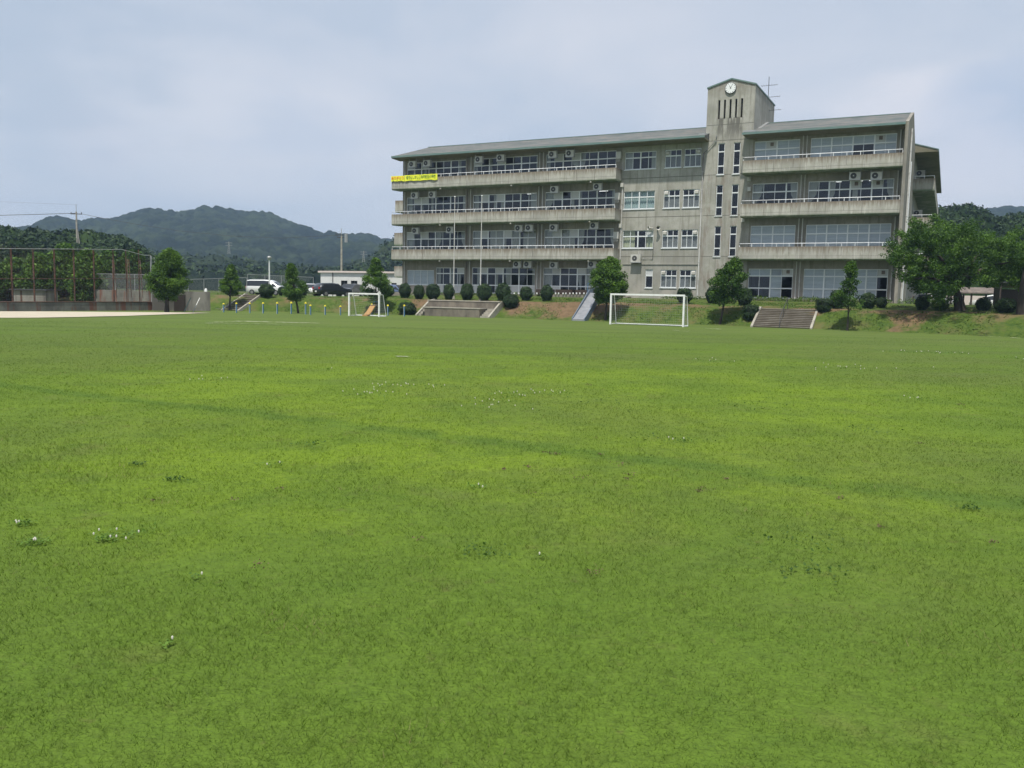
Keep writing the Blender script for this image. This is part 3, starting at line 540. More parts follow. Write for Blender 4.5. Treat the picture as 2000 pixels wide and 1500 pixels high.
for z in (14.55, 10.85, 7.3):
    mb = MB(); mb.box(-28.05, -27.6, 1.2, 1.5, z, z + .62)
    for i in range(4): mb.box(-28.0 + i * .1, -27.97 + i * .1, 1.25, 1.3, z - .3 + .05 * (i % 2), z)
    mb.build('electric_box', M['ac'], B)
for x, z in ((-15.9, 11.2), (-15.95, 12.05), (-16.3, 8.6), (-27.45, 12.0), (-27.5, 8.3)):
    mb = MB(); mb.box(x - .14, x + .14, 1.35, 1.59, z, z + .36); mb.build('electric_box', M['ac'], B)
for z in SLB:
    for x in (-38.2, -30.0, -46.2): mb = MB(); mb.box(x - .07, x + .07, -.02, .12, z - .12, z - .004); mb.build('drain_spout', M['wall'], B)
# rear wing at the right end, running away from the camera
mb = MB(); mb.box(-12, -3.7, 13.7, 46, 1.3, 15.7); wing = mb.build('rear_wing', M['wall'], B)
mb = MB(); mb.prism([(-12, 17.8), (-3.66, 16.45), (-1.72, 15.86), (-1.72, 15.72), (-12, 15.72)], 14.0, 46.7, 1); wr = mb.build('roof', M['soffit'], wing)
mb = MB(); mb.prism([(-12, 17.9), (-3.66, 16.55), (-1.66, 15.94), (-1.66, 15.7), (-1.71, 15.7), (-1.71, 15.87), (-3.66, 16.46), (-12, 17.81)], 13.95, 46.75, 1); mb.build('fascia', M['teal'], wr)
for z in SLB:
    mb = MB(); mb.box(-3.69, -1.85, 15.8, 46, z, z + .34); mb.box(-2.0, -1.85, 15.8, 46, z + .342, z + 1.12); mb.box(-3.69, -2.01, 15.8, 15.95, z + .342, z + 1.12)
    b_ = mb.build('balcony', M['parapet'], wing)
    mb = MB(); mb.tube([(-3.6, 15.87, z + 1.36), (-1.93, 15.87, z + 1.36), (-1.93, 45.9, z + 1.36)], .03, 6)
    for x in (-3.55, -2.75): mb.box(x - .02, x + .02, 15.85, 15.89, z + 1.122, z + 1.35)
    for i in range(31): mb.box(-1.95, -1.91, 15.85 + i, 15.89 + i, z + 1.122, z + 1.35)
    mb.build('handrail', M['rail'], b_)
# rear stair landings showing past the left end
for (x, y0, y1) in ((772, 392, 415), (770, 455, 480), (770, 520, 542)):
    a_, zt = fp(x, y0, 9.5); _, zb = fp(x, y1, 9.5); mb = MB(); mb.box(a_, -51.82, 9.5, 11.2, zb, zt); mb.build('stair_landing', M['parapet'], B)
# plinth strip, ramp wall and steps at the foot of the front
for bx_ in ((-51.9, -36.3, -.5, 1.55, 1.2, 1.98), (-36.28, -28.0, -.9, 1.55, 1.2, 2.0), (-15.9, -3.9, .3, 1.55, 1.2, 2.02), (-33.6, -28.4, -2.2, -2.0, 1.2, 2.05)): mb = MB(); mb.box(*bx_); mb.build('plinth', M['stone'], B)
mb = MB()
for i in range(5): mb.box(-27.9 + i * .12, -24.6 - i * .55, -.4 + i * .28, 1.55, 1.45 + i * .13, 1.45 + (i + 1) * .13 - .003)
mb.build('steps', M['stone'], B)
mb = MB()
for x in (-34.6, -32.6, -30.6): mb.box(x, x + 1.7, -1.5, -.95, 2.02, 2.5)
mb.build('planter_wall', M['wood'], B)
# things fixed on or hung from the building: each its own
def ac(x, z, y=.7, w=.82, h=.58, label='', group='air conditioner units on the school front', hang=True):
    P = W(x, y); r_ = empty('air_conditioner', (P[0], P[1], z), -YAW, label, 'air conditioner', group)
    mb = MB(); mb.box(-w / 2, w / 2, -.15, .17, 0, h); mb.build('casing', M['ac'], r_)
    mb = MB(); mb.disc((-.1, -.165, h / 2), .235, 20, h=.012); mb.build('fan_grille', M['acdark'], r_)
    mb = MB(); mb.disc((-.1, -.178, h / 2), .05, 10, h=.01); mb.build('fan_hub', M['ac'], r_)
    mb = MB(); mb.box(-w / 2 - .03, w / 2 + .03, -.19, .2, -.06, -.004)
    if hang:
        for xx in (-w / 2 - .03, w / 2 + .0): mb.box(xx, xx + .03, -.02, .02, 0, h + .42)
    mb.build('bracket', M['steel'], r_); return r_
zz = lambda o_, x, y: (o_[0] + x / 6.6667, o_[1] + y / 6.6667)
Z1, Z2, Z3, Z4, Z5 = (740, 250), (980, 250), (740, 430), (980, 430), (1440, 200)
acs = [('top floor, first from the left end', [(Z1, 440, 510)]), ('top floor, second from the left end', [(Z1, 630, 497)]), ('top floor, third from the left end', [(Z1, 1305, 450)]), ('top floor, fourth from the left end', [(Z1, 1590, 428)]),
 ('top floor, left of the last pair', [(Z2, 665, 385)]), ('top floor, right of the last pair before the middle wall', [(Z2, 890, 372)]),
 ('third floor, first from the left end', [(Z1, 470, 915)]), ('third floor, second from the left end', [(Z1, 700, 905)]), ('third floor, above the left half of the last long window', [(Z2, 690, 840)]), ('third floor, nearest the middle wall', [(Z2, 1250, 805)]),
 ('second floor, first from the left end', [(Z3, 480, 175)]), ('second floor, second from the left end', [(Z3, 930, 162)]), ('second floor, left of the close pair', [(Z4, 225, 145)]), ('second floor, right of the close pair', [(Z4, 360, 140)]), ('second floor, above the left half of the last long window', [(Z4, 680, 137)]), ('second floor, nearest the middle wall', [(Z4, 1205, 112)]),
 ('ground floor, left of the close pair', [(Z4, 205, 612)]), ('ground floor, right half of the close pair', [(Z4, 340, 612)]), ('ground floor, right of the close pair', [(Z4, 680, 625)]), ('ground floor, behind the round tree', [(Z4, 1180, 615)]),
 ('right block third floor, left of two', [(Z5, 1530, 1005)]), ('right block third floor, right of two', [(Z5, 1810, 1003)])]
for l, ((o_, x, y),) in acs:
    a_, z_ = fp(*zz(o_, x, y), .7); ac(a_, z_, label='cream air conditioner, ' + l)
a_, z_ = fp(1242, 512, WD - .3); ac(a_, z_, y=WD - .3, label='large cream air conditioner unit on the bare middle wall', hang=False, w=.95, h=.7)
for x, y, z, l in ((-4.2 + .65, 19, 14.2, 'air conditioner on the side wing under the far roof'), (-4.2 + .65, 19, 10.4, 'air conditioner on the side wing one floor below the roof')):
    ac(x + .3, z, y=y, label=l, hang=False)
# wall clock
P = W(-17.9, WD - .02); ck = empty('wall_clock', (P[0], P[1], 20.02), -YAW, 'round white clock showing five past eleven on the tower gable', 'clock')
mb = MB(); mb.disc((0, -.10, 0), .48, 40, h=.12); mb.build('clock_rim', M['dark'], ck)
mb = MB(); mb.disc((0, -.125, 0), .44, 40, h=.02); face = mb.build('clock_face', M['clock'], ck)
mb = MB()
for k in range(12):
    t = k * math.pi / 6; mb.prism([(math.sin(t) * r_ + math.cos(t) * s_, math.cos(t) * r_ - math.sin(t) * s_) for r_, s_ in ((.34, -.018), (.34, .018), (.41, .018), (.41, -.018))], -.133, -.127, 1)
mb.build('hour_marks', M['dark'], face)
for nm, t, ln, wd in (('hour_hand', R(-27.5), .22, .022), ('minute_hand', R(30), .36, .015)):
    mb = MB(); mb.prism([(math.sin(t) * r_ + math.cos(t) * s_, math.cos(t) * r_ - math.sin(t) * s_) for r_, s_ in ((-.08, -wd), (-.08, wd), (ln, wd * .6), (ln, -wd * .6))], -.146 if ln > .3 else -.14, -.141 if ln > .3 else -.135, 1); mb.build(nm, M['dark'], ck)
# loudspeakers
for x, tw_, l in ((-24.45, -.9, 'left of the two horn loudspeakers above the middle windows, pale and turned left'), (-23.95, .5, 'right of the two horn loudspeakers above the middle windows, dark mouthed')):
    P = W(x, WD - .12); hs = empty('loudspeaker', (P[0], P[1], 8.2), -YAW + tw_, l, 'loudspeaker', 'horn loudspeakers on the middle wall')
    mb = MB(); mb.tube([(0, .05, 0), (0, -.1, 0), (0, -.25, 0), (0, -.38, 0)], [.06, .07, .12, .2], 16, cap=False); mb.build('horn', M['ac'], hs)
    mb = MB(); mb.disc((0, -.22, 0), .1, 16, h=.01); mb.build('mouth', M['acdark'], hs)
    mb = MB(); mb.box(-.02, .02, 0, .14, -.2, 0); mb.build('bracket', M['steel'], hs)
# antenna behind the tower
aa = fp(1500.5, 187, 8.)[0]; P = W(aa, 8.); an = empty('antenna', (P[0], P[1], 17.7), -YAW, 'thin rooftop television antenna mast with three crossbars beside the clock tower', 'antenna')
zt = fp(1500.5, 150, 8.)[1] - 17.7
mb = MB(); mb.tube([(0, 0, 0), (0, 0, zt)], .03, 6); mb.build('mast', M['dark'], an)
for fz, x0, x1, n in ((.83, -.65, .75, 7), (.60, -.6, 1.05, 8), (.34, .0, 1.2, 8)):
    mb = MB(); z = zt * fz; mb.tube([(x0, 0, z), (x1, 0, z)], .017, 6)
    for i in range(n): x = x0 + (x1 - x0) * i / (n - 1); mb.tube([(x, -.3 + .02 * i, z + .03), (x, .3 - .02 * i, z + .03)], .011, 5)
    mb.build('crossbar', M['dark'], an)
# banners on the top balcony
def banner(x0, x1, zt, zb, text, mt, size, label):
    P = W(x0, -.10); r_ = empty('banner', (P[0], P[1], 0), -YAW, label, 'banner', 'yellow banners on the top balcony'); n = 40; vs = []
    for i in range(n + 1):
        t = i / n; x = (x1 - x0) * t; sag = .07 * abs(math.sin(t * math.pi * 2.2)) + .02 * math.sin(t * 17)
        for j in range(4): s = j / 3; vs.append((x, -.01 - .025 * math.sin(t * 23 + s) * s, zt - .02 * math.sin(t * math.pi * 5) ** 2 + (zb + sag - zt) * s))
    mb = MB(); mb.add(vs, [(i * 4 + j, (i + 1) * 4 + j, (i + 1) * 4 + j + 1, i * 4 + j + 1) for i in range(n) for j in range(3)], 0, True); mb.build('cloth', M['banner'], r_, fix=False)
    cu = bpy.data.curves.new('lettering', 'FONT'); cu.body = text; cu.size = size; cu.align_x = 'CENTER'; cu.align_y = 'CENTER'; cu.extrude = .002; cu.offset = .006
    t_ = bpy.data.objects.new('lettering', cu); dg = bpy.context.evaluated_depsgraph_get(); col.objects.link(t_); bpy.context.view_layer.update(); me = bpy.data.meshes.new_from_object(t_.evaluated_get(bpy.context.evaluated_depsgraph_get()))
    bpy.data.objects.remove(t_); me.materials.clear(); me.materials.append(M[mt]); o = bpy.data.objects.new('lettering', me); col.objects.link(o); o.parent = r_
    w_ = max([v.co.x for v in me.vertices] or [1]) - min([v.co.x for v in me.vertices] or [0]); h_ = max([v.co.y for v in me.vertices] or [1]) - min([v.co.y for v in me.vertices] or [0])
    o.rotation_euler = (R(90), 0, 0); o.location = ((x1 - x0) / 2, -.05, (zt + zb) / 2 + .04); o.scale = ((x1 - x0) * .9 / w_, (zt - zb) * .56 / h_, 1)
banner(-52.1, -50.45, 13.86, 13.28, 'ありがとう', 'bred', .5, 'short yellow banner with red writing at the left end of the top balcony')
banner(-50.4, -46.5, 13.88, 13.25, '◎でんしかしこ内海町立小学校', 'bdark', .5, 'long yellow banner with dark writing on the top balcony')
# ------------------------------------------------------------------ foliage builders
def leaf_quads(rs_, C, size, nrm=None, flat=.6):
    n = len(C); v = rs_.normal(size=(n, 3)); v[:, 2] = np.abs(v[:, 2]) * (1 + flat)
    if nrm is not None: v = v * .55 + nrm * 1.1
    v /= np.linalg.norm(v, axis=1)[:, None]; r_ = rs_.normal(size=(n, 3)); u = np.cross(v, r_); u /= np.linalg.norm(u, axis=1)[:, None]; w = np.cross(v, u)
    s = (size * (.6 + .8 * rs_.rand(n)))[:, None]; Q = np.stack([C - u * s, C - w * s * .55, C + u * s, C + w * s * .55], 1); return Q.reshape(-1, 3)
def clump_crown(rs_, clumps, per, size, spread=.55):
    cs = []; rn = []
    for (c, r_) in clumps:
        n = int(per * (r_ / .4) ** 2); d_ = rs_.normal(size=(n, 3)); d_ /= np.linalg.norm(d_, axis=1)[:, None]
        rad = r_ * (rs_.rand(n) ** .45) * np.array([1])[0]; p = np.array(c) + d_ * rad[:, None] * np.array([1, 1, .8]); cs.append(p); b = rs_.rand()
        rn.append(np.clip(b * .55 + rs_.rand(n) * .45, 0, 1))
    C = np.concatenate(cs); return leaf_quads(rs_, C, size), np.repeat(np.concatenate(rn), 4)
def crown_clumps(rs_, prof, z0, z1, rx, n, r_lo, r_hi, inner=.35):
    out_ = []
    for _ in range(n):
        t = rs_.rand(); R_ = np.interp(t, *zip(*prof)) * rx; an_ = rs_.rand() * 6.283; q = (inner + (1 - inner) * rs_.rand() ** .6)
        r_ = r_lo + (r_hi - r_lo) * rs_.rand(); rr = max(0, R_ * q - r_ * .5); out_.append(((math.cos(an_) * rr, math.sin(an_) * rr, z0 + (z1 - z0) * t), r_))
    return out_
def tree(base, z0, z1, rx, prof, label, seed, per=150, ncl=70, cr=(.28, .5), leaf=.068, trunk=.09, m='leaf', lean=(0, 0), group=None, limbs=8, name='tree', inner=.35):
    rs_ = np.random.RandomState(seed); r_ = empty(name, base, 0, label, 'tree', group)
    ncl = int(ncl * 1.35); cl = crown_clumps(rs_, prof, z0, z1, rx, ncl, *cr, inner=inner); cl = [((c[0] + lean[0] * c[2], c[1] + lean[1] * c[2], c[2]), q) for c, q in cl]
    mb = MB(); top = z0 + (z1 - z0) * .75; k = 6
    tp = [(lean[0] * top * i / k + rs_.normal() * .03 * (i > 0), lean[1] * top * i / k + rs_.normal() * .03 * (i > 0), top * i / k - .1 * (i == 0)) for i in range(k + 1)]
    mb.tube(tp, [trunk * (1.25 if i == 0 else 1 - .8 * i / k) for i in range(k + 1)], 9)
    mb.build('trunk', M['bark'], r_)
    for i in range(limbs):
        c, q = cl[i]; h = max(z0 * .75, min(top * .8, c[2] * .65)); p0 = Vector((lean[0] * h, lean[1] * h, h)); p1 = Vector(c); pm = (p0 + p1) / 2 + Vector((0, 0, .1))
        mb = MB(); mb.tube([p0, pm, p1], [trunk * .5, trunk * .35, trunk * .12], 6); mb.build('branch', M['bark'], r_)
    V, rn = clump_crown(rs_, cl, per, leaf); fast_mesh('crown', V, 4, M[m], r_, rnd=rn); return r_
def bush_mesh(seed, px, n=2600, leaf=.05, flatt=2.3):
    rs_ = np.random.RandomState(seed); d_ = rs_.normal(size=(n, 3)); d_ /= np.linalg.norm(d_, axis=1)[:, None]
    def sup(d): k = (np.abs(d) ** flatt).sum(1) ** (-1 / flatt); return d * k[:, None]
    p = sup(d_); lump = 1 + .10 * np.sin(d_[:, 0] * 5 + seed) * np.sin(d_[:, 1] * 6 + 1) + .05 * np.sin(d_[:, 2] * 8 + seed) + rs_.normal(size=n) * .045
    tap = np.where(p[:, 2] < 0, 1 + .18 * p[:, 2], 1); p = p * lump[:, None] * np.stack([tap, tap, np.ones(n)], 1) * .5; p[:, 2] += .5
    V = leaf_quads(rs_, p, leaf, d_, 0); rn = np.repeat(np.clip(rs_.rand(n) * .8 + .2 * (lump - 1) * 5, 0, 1), 4)
    nu, nv = 16, 10; th = np.linspace(0, math.pi, nv + 1); ph = np.linspace(0, 2 * math.pi, nu + 1); core = []
    def P(i, j): d = np.array([[math.sin(th[i]) * math.cos(ph[j]), math.sin(th[i]) * math.sin(ph[j]), math.cos(th[i])]]); q = sup(d)[0] * .455; k = 1 + .18 * q[2] / .455 if q[2] < 0 else 1; return [q[0] * k, q[1] * k, q[2] + .5]
    for i in range(nv):
        for j in range(nu): core += [P(i, j), P(i + 1, j), P(i + 1, j + 1), P(i, j + 1)]
    return V, rn, np.array(core)
bush_protos = []
for sd, fl in ((1, 2.2), (2, 2.6), (3, 2.3), (4, 5.)):
    V, rn, core = bush_mesh(sd, 0, flatt=fl); V = np.concatenate([V, core]); rn = np.concatenate([rn, np.zeros(len(core))])
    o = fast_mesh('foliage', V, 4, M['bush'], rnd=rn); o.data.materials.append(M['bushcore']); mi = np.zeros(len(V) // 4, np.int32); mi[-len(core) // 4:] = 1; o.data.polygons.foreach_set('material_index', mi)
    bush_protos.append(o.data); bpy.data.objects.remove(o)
V, rn, core = bush_mesh(9, 0); o = fast_mesh('foliage', V, 4, M['leaf'], rnd=rn); bush_light = o.data; bpy.data.objects.remove(o)
stem_mb = MB(); stem_mb.tube([(0, 0, -.08), (0, 0, .3)], .06, 7); so_ = stem_mb.build('stem', M['bark']); stem_me = so_.data; bpy.data.objects.remove(so_)
def bush(x0, x1, yt, yb, label, k=0, me=None):
    cx = (x0 + x1) / 2; X, Y, Z = on_ground(cx, yb); w = (x1 - x0) / FPX * Y; h = (yb - yt) / FPX * Y
    r_ = empty('clipped_shrub', (X, Y, Z - .02), k * 1.7, label, 'shrub', 'clipped shrubs along the top of the bank')
    f = bpy.data.objects.new('foliage', me or bush_protos[k % 4 if k != 99 else 3]); col.objects.link(f); f.parent = r_; f.scale = (w, w * .96, h)
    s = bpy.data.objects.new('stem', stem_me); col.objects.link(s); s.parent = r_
for i, (x0, x1, yt, yb, l) in enumerate([
 (507, 535, 555, 580, 'round dark shrub in front of the white van, beside the lamp post'), (543, 562, 560, 578, 'round shrub at the nose of the white van'), (572, 598, 562, 578.5, 'dark shrub behind the young tree at the bank edge'),
 (609, 629, 555.6, 577.5, 'small round shrub left of the black estate car'), (684, 708, 552, 576.5, 'round shrub in front of the grey car, left of the small goal\'s crossbar'), (745, 769, 557, 580, 'round shrub right of the small goal, beside the blue car'),
 (780, 802, 554.5, 582, 'round shrub under the left end of the school'), (808, 828, 557.5, 584, 'second shrub from the left end of the school'), (833, 858.5, 555, 585, 'broad shrub left of the first flagpole, third from the school end'), (867, 887, 556, 585, 'shrub partly behind the left flagpole'),
 (900, 924, 555, 586, 'round shrub between the two flagpoles'), (932, 959, 554.5, 587, 'large round shrub behind the right flagpole'), (969, 996, 554.5, 587, 'large round shrub above the low wide shrub'), (983, 1012, 575.5, 600, 'low wide shrub on the slope beside the concrete stage\'s right kerb'),
 (1016, 1038.5, 560, 587, 'round shrub between the small entrance kerbs'), (1056.5, 1079, 558, 588, 'round shrub standing alone left of the concrete slide'), (778, 811, 591, 614.5, 'dark wide shrub at the foot of the bank, left of the stage'),
 (1322, 1350, 563, 593, 'round shrub behind the large goal\'s right post'), (1379, 1405, 560, 593, 'round shrub left of the tree trunk by the tower'), (1441, 1467, 563.5, 597, 'round shrub above the box-shaped shrub left of the wide stairs'), 
 (1649 - 28, 1649, 566.6, 603, 'large round shrub behind the slender young tree'), (1680, 1708, 573, 602.5, 'round shrub under the right dark window'), (1712, 1730, 581, 601.5, 'narrow small shrub at the right end of the school front'),
 (1788, 1813, 580, 605.5, 'dark shrub left of the big cherry tree'), (1907, 1932, 581.6, 607, 'dark round shrub in front of the tiled shelter'), (1946, 1980, 583, 611, 'wide dark shrub at the foot of the dark hut')]): bush(x0, x1, yt, yb, l, [0, 1, 2][i % 3])
bush(1452, 1479, 596, 624, 'box-shaped shrub at the left kerb of the wide stairs', 99); bush(1595.5, 1621, 583.6, 608, 'box-shaped shrub right of the wide stairs', 99)
bush(1820, 1850, 585, 606, 'light green low shrub at the left of the cherry trunk', 1, bush_light)
# ------------------------------------------------------------------ trees
def dz(px, py, Y): return at(px, py, Y)[2]
def small(px, py, xl, xr, yt, yb, prof, label, seed, **k):
    X, Y, Z = on_ground(px, py); z1 = dz(px, yt, Y) - Z; z0 = dz(px, yb, Y) - Z; rx = (xr - xl) / 2 / FPX * Y
    z0 -= .15; rx *= 1.04; off = ((xl + xr) / 2 - px) / FPX * Y / ((z0 + z1) / 2)
    return tree((X, Y, Z), z0 + .25, z1 - .2, rx * 1.02, prof, label, seed, lean=(off, 0), **k)
RND = [(0, .45), (.2, .85), (.45, 1), (.7, .8), (.88, .45), (1, .15)]; CONE = [(0, .6), (.15, 1), (.4, .85), (.7, .5), (.9, .22), (1, .08)]
gt = 'young broadleaf trees planted along the bank'
small(326, 610, 291, 371, 487, 584, RND, 'large round leafy tree beside the rusty backstop end', 1, ncl=120, cr=(.35, .6), per=140, trunk=.17, group=gt)
small(449, 606, 429, 474, 515, 577, CONE, 'small pointed tree in front of the far left stairs', 2, ncl=60, group=gt, cr=(.25, .42))
small(583, 612, 546, 602, 515, 588, [(0, .5), (.2, 1), (.45, .9), (.6, .5), (.8, .4), (1, .15)], 'tree at the right of the white van with a side bulge', 3, ncl=70, group=gt, cr=(.25, .42))
small(735, 612, 703, 765, 503, 590, [(0, .6), (.25, 1), (.5, .9), (.7, .55), (.85, .35), (1, .1)], 'tree rising behind the small goal in front of the white building', 4, ncl=85, group=gt, cr=(.25, .45))
small(1182, 625, 1145, 1227, 500, 590, RND, 'round dense tree beside the concrete slide', 5, ncl=115, group=gt, cr=(.28, .5), per=140, trunk=.1)
small(1405, 634, 1382, 1462, 502, 592, [(0, .55), (.2, .95), (.5, 1), (.75, .6), (.9, .3), (1, .12)], 'dark tree right of the large goal, in front of the tower', 6, ncl=105, group=gt, cr=(.26, .48), per=130, trunk=.09, m='leaf_cherry')
small(1655, 646, 1618, 1692, 508, 603, [(0, .7), (.15, 1), (.35, .7), (.5, .45), (.75, .38), (.9, .3), (1, .12)], 'slender sparse young tree right of the wide stairs', 7, ncl=60, group=gt, cr=(.2, .36), per=110, trunk=.06, m='leaf_cherry', inner=.1)
# big cherry tree
X, Y, Z = on_ground(1868, 607); rs_ = np.random.RandomState(21); s_ = Y / FPX
ch = empty('cherry_tree', (X, Y, Z), 0, 'big spreading cherry tree shading the right end of the bank', 'tree')
def cl_at(px, py, dy=0): p = at(px, py, Y + dy); return (p[0] - X, dy, p[2] - Z)
outl = [(1722, 1735, 495, 505), (1735, 1760, 470, 520), (1755, 1790, 445, 545), (1780, 1820, 432, 565), (1815, 1860, 424, 585), (1855, 1900, 440, 560), (1895, 1940, 455, 555), (1935, 1985, 468, 558), (1980, 2040, 480, 560), (2035, 2090, 490, 560)]
cl = []
for (xa, xb, ya, yb) in outl:
    for _ in range(int((xb - xa) * (yb - ya) / 66)):
        px_, py_ = xa + (xb - xa) * rs_.rand(), ya + (yb - ya) * (rs_.rand() ** .9); dep = (rs_.rand() * 2 - 1) * 3.6 * math.sqrt(max(.05, 1 - ((px_ - 1890) / 190) ** 2)); c = cl_at(px_, py_, dep); cl.append((c, .2 + .36 * rs_.rand()))
V, rn = clump_crown(rs_, cl, 120, .066); fast_mesh('crown', V, 4, M['leaf_cherry'], ch, rnd=rn)
mb = MB(); mb.tube([(.25, 0, -.15), (.0, 0, .7), (-.1, 0, 1.4), (.1, 0, 2.1)], [.34, .22, .2, .17], 12); mb.tube([(.55, .1, -.15), (.3, 0, .6), (.1, 0, 1.2)], [.2, .16, .1], 9); mb.build('trunk', M['bark'], ch)
for (px_, py_, dep) in ((1770, 520, .5), (1800, 470, -1), (1850, 450, 1), (1880, 460, -1.5), (1930, 480, 1.2), (1985, 510, -.5), (1760, 545, -1.5), (1950, 535, 2), (1840, 540, 2.4), (1900, 540, -2)):
    c = Vector(cl_at(px_, py_, dep)); p0 = Vector((.05, 0, 1.5 + .4 * rs_.rand())); pm = p0.lerp(c, .5) + Vector((0, 0, .35)); mb = MB(); mb.tube([p0, pm, c], [.15, .1, .03], 7); mb.build('branch', M['bark'], ch)
X2, Y2, Z2 = on_ground(1996, 614); c2 = empty('cherry_tree', (X2, Y2, Z2), 0, 'thick dark trunk of a second tree at the right edge of the picture', 'tree'); mb = MB(); mb.tube([(0, 0, -.2), (0, 0, .8), (.05, 0, 1.8), (.2, 0, 3.0)], [.36, .3, .28, .26], 14); mb.build('trunk', M['bark'], c2)
cl = [((rs_.normal() * 1.7 + 1.6, rs_.normal() * 1.5, 3.2 + rs_.rand() * 2.4), .35 + .3 * rs_.rand()) for _ in range(85)]; V, rn = clump_crown(rs_, cl, 85, .068); fast_mesh('crown', V, 4, M['leaf_cherry'], c2, rnd=rn)
for c in ((1.5, .5, 4), (2.4, -.6, 4.2), (.4, -1, 4.3)): mb = MB(); mb.tube([(.2, 0, 2.7), ((.2 + c[0]) / 2, c[1] / 2, 3.6), c], [.2, .13, .04], 7); mb.build('branch', M['bark'], c2)
# trees behind the backstop
WID = [(0, .75), (.25, 1), (.6, .9), (.85, .55), (1, .25)]
for i, (px_, yt, w, Yd, l) in enumerate([(-25, 500, 70, 80, 'leafy tree behind the backstop at the left edge of the picture'), (28, 505, 70, 84, 'leafy tree above the small grey shed'), (78, 497, 64, 82, 'green tree right of the shed behind the netting'), (128, 478, 62, 86, 'tallest light green tree behind the backstop, under the utility pole'), (172, 487, 56, 80, 'green tree behind the middle backstop posts'), (215, 492, 54, 92, 'green tree behind the fenced wall'), (262, 488, 60, 100, 'dark tree behind the right end of the backstop')]):
    r = ray(px_, 560); X = r[0] / r[1] * Yd; Z = float(terrain(X, Yd)); z1 = dz(px_, yt, Yd) - Z; rx = w / 2 / FPX * Yd * 1.25
    tree((X, Yd, Z), .5, z1 - .3, rx, WID, l, 40 + i, ncl=120, per=42, cr=(.5, .85), leaf=.14, trunk=.2, m='leaf' if i < 5 else 'leaf_cherry', group='trees behind the backstop', limbs=5)
# ------------------------------------------------------------------ hills and woods
def jcan(x, y, cell, amp, seed):
    gx = np.floor(x / cell).astype(int); gy = np.floor(y / cell).astype(int); best = np.zeros_like(x); rid = np.zeros_like(x)
    rs_ = np.random.RandomState(seed); T = rs_.rand(4, 128, 128)
    for dx in (-1, 0, 1):
        for dy in (-1, 0, 1):
            i, j = (gx + dx) % 128, (gy + dy) % 128; cx = (gx + dx + T[0, i, j]) * cell; cy = (gy + dy + T[1, i, j]) * cell; s = .6 + .5 * T[2, i, j]
            h = np.sqrt(np.clip(1 - ((x - cx) ** 2 + (y - cy) ** 2) / (cell * .78 * s) ** 2, 0, 1)) * amp * s; b = h > best; best = np.where(b, h, best); rid = np.where(b, T[3, i, j], rid)
    return best, rid
def hill(name, ridge, Yr, Yf, x0, x1, cols_, rows, cell, amp, m, seed, label, zf=2., kind='structure', cards=0, csize=.5, cm='leaf_dark', power=1.3):
    px_ = np.linspace(x0, x1, cols_); rp_ = np.array(ridge, float); yy = np.interp(px_, rp_[:, 0], rp_[:, 1]); az = []; el = []
    for a, b in zip(px_, yy): r = ray(a, b); az.append(r[0] / r[1]); el.append(r[2] / r[1])
    az = np.array(az); el = np.array(el); yd = np.linspace(Yf, Yr * 1.12, rows); Yg, AZ = np.meshgrid(yd, az, indexing='xy'); Xg = AZ * Yg; EL = np.repeat(el[:, None], rows, 1)
    s = (Yg - Yf) / (Yr - Yf); Hh = EYE + EL * Yr - amp * .75 - zf
    pr = np.where(s < 1, np.sin(np.clip(s, 0, 1) * math.pi / 2) ** power, 1 - (s - 1) * 1.5)
    sp = (vnoise(Xg, Yg, (Yr - Yf) * .22) - .5) * .5 + (vnoise(Xg + 99, Yg, (Yr - Yf) * .09) - .5) * .22
    Zg = zf + Hh * pr * (1 + sp * np.clip(1 - np.abs(s - .5) * 2, 0, 1)); cn, rid = jcan(Xg, Yg, cell, amp, seed); c2, r2 = jcan(Xg, Yg, cell * .42, amp * .35, seed + 1); Zg = Zg + cn + c2 + (np.random.RandomState(seed).rand(*Zg.shape) - .5) * amp * .12
    kk = el / ((Zg - EYE) / Yg).max(1); kk = np.convolve(np.pad(kk, 20, mode='edge'), np.ones(41) / 41, 'valid'); Zg = zf + (Zg - zf) * np.where(kk > 0, kk, 1)[:, None]
    Zg[:, 0] = -.8; V = np.stack([Xg, Yg, Zg], -1); ii, jj = np.meshgrid(np.arange(cols_ - 1), np.arange(rows - 1), indexing='ij'); q = (ii * rows + jj).ravel(); F_ = np.stack([q, q + 1, q + rows + 1, q + rows], 1)
    rn_ = np.clip(rid * .7 + r2 * .3, 0, 1).ravel()
    if cards:
        rs_ = np.random.RandomState(seed + 5); k = rs_.randint(0, V.reshape(-1, 3).shape[0], cards); C = V.reshape(-1, 3)[k] + rs_.normal(size=(cards, 3)) * np.array([.5, .5, .35]) * csize * 1.6
        Q = leaf_quads(rs_, C, csize); rr = np.repeat(np.clip(rn_[k] * .6 + rs_.rand(cards) * .4, 0, 1), 4)
        V0 = V.reshape(-1, 3); Vall = np.concatenate([V0, Q]); FQ = (np.arange(len(Q)).reshape(-1, 4) + len(V0)); o = fast_mesh(name, Vall, 4, M[m], rnd=np.concatenate([rn_, rr]), faces=np.concatenate([F_, FQ]))
        o.data.materials.append(M[cm]); mi = np.zeros(len(F_) + len(FQ), np.int32); mi[len(F_):] = 1; o.data.polygons.foreach_set('material_index', mi)
    else: o = fast_mesh(name, V, 4, M[m], rnd=rn_, faces=F_)
    return tag(o, label, 'hill' if kind == 'structure' else 'wood', kind=kind)
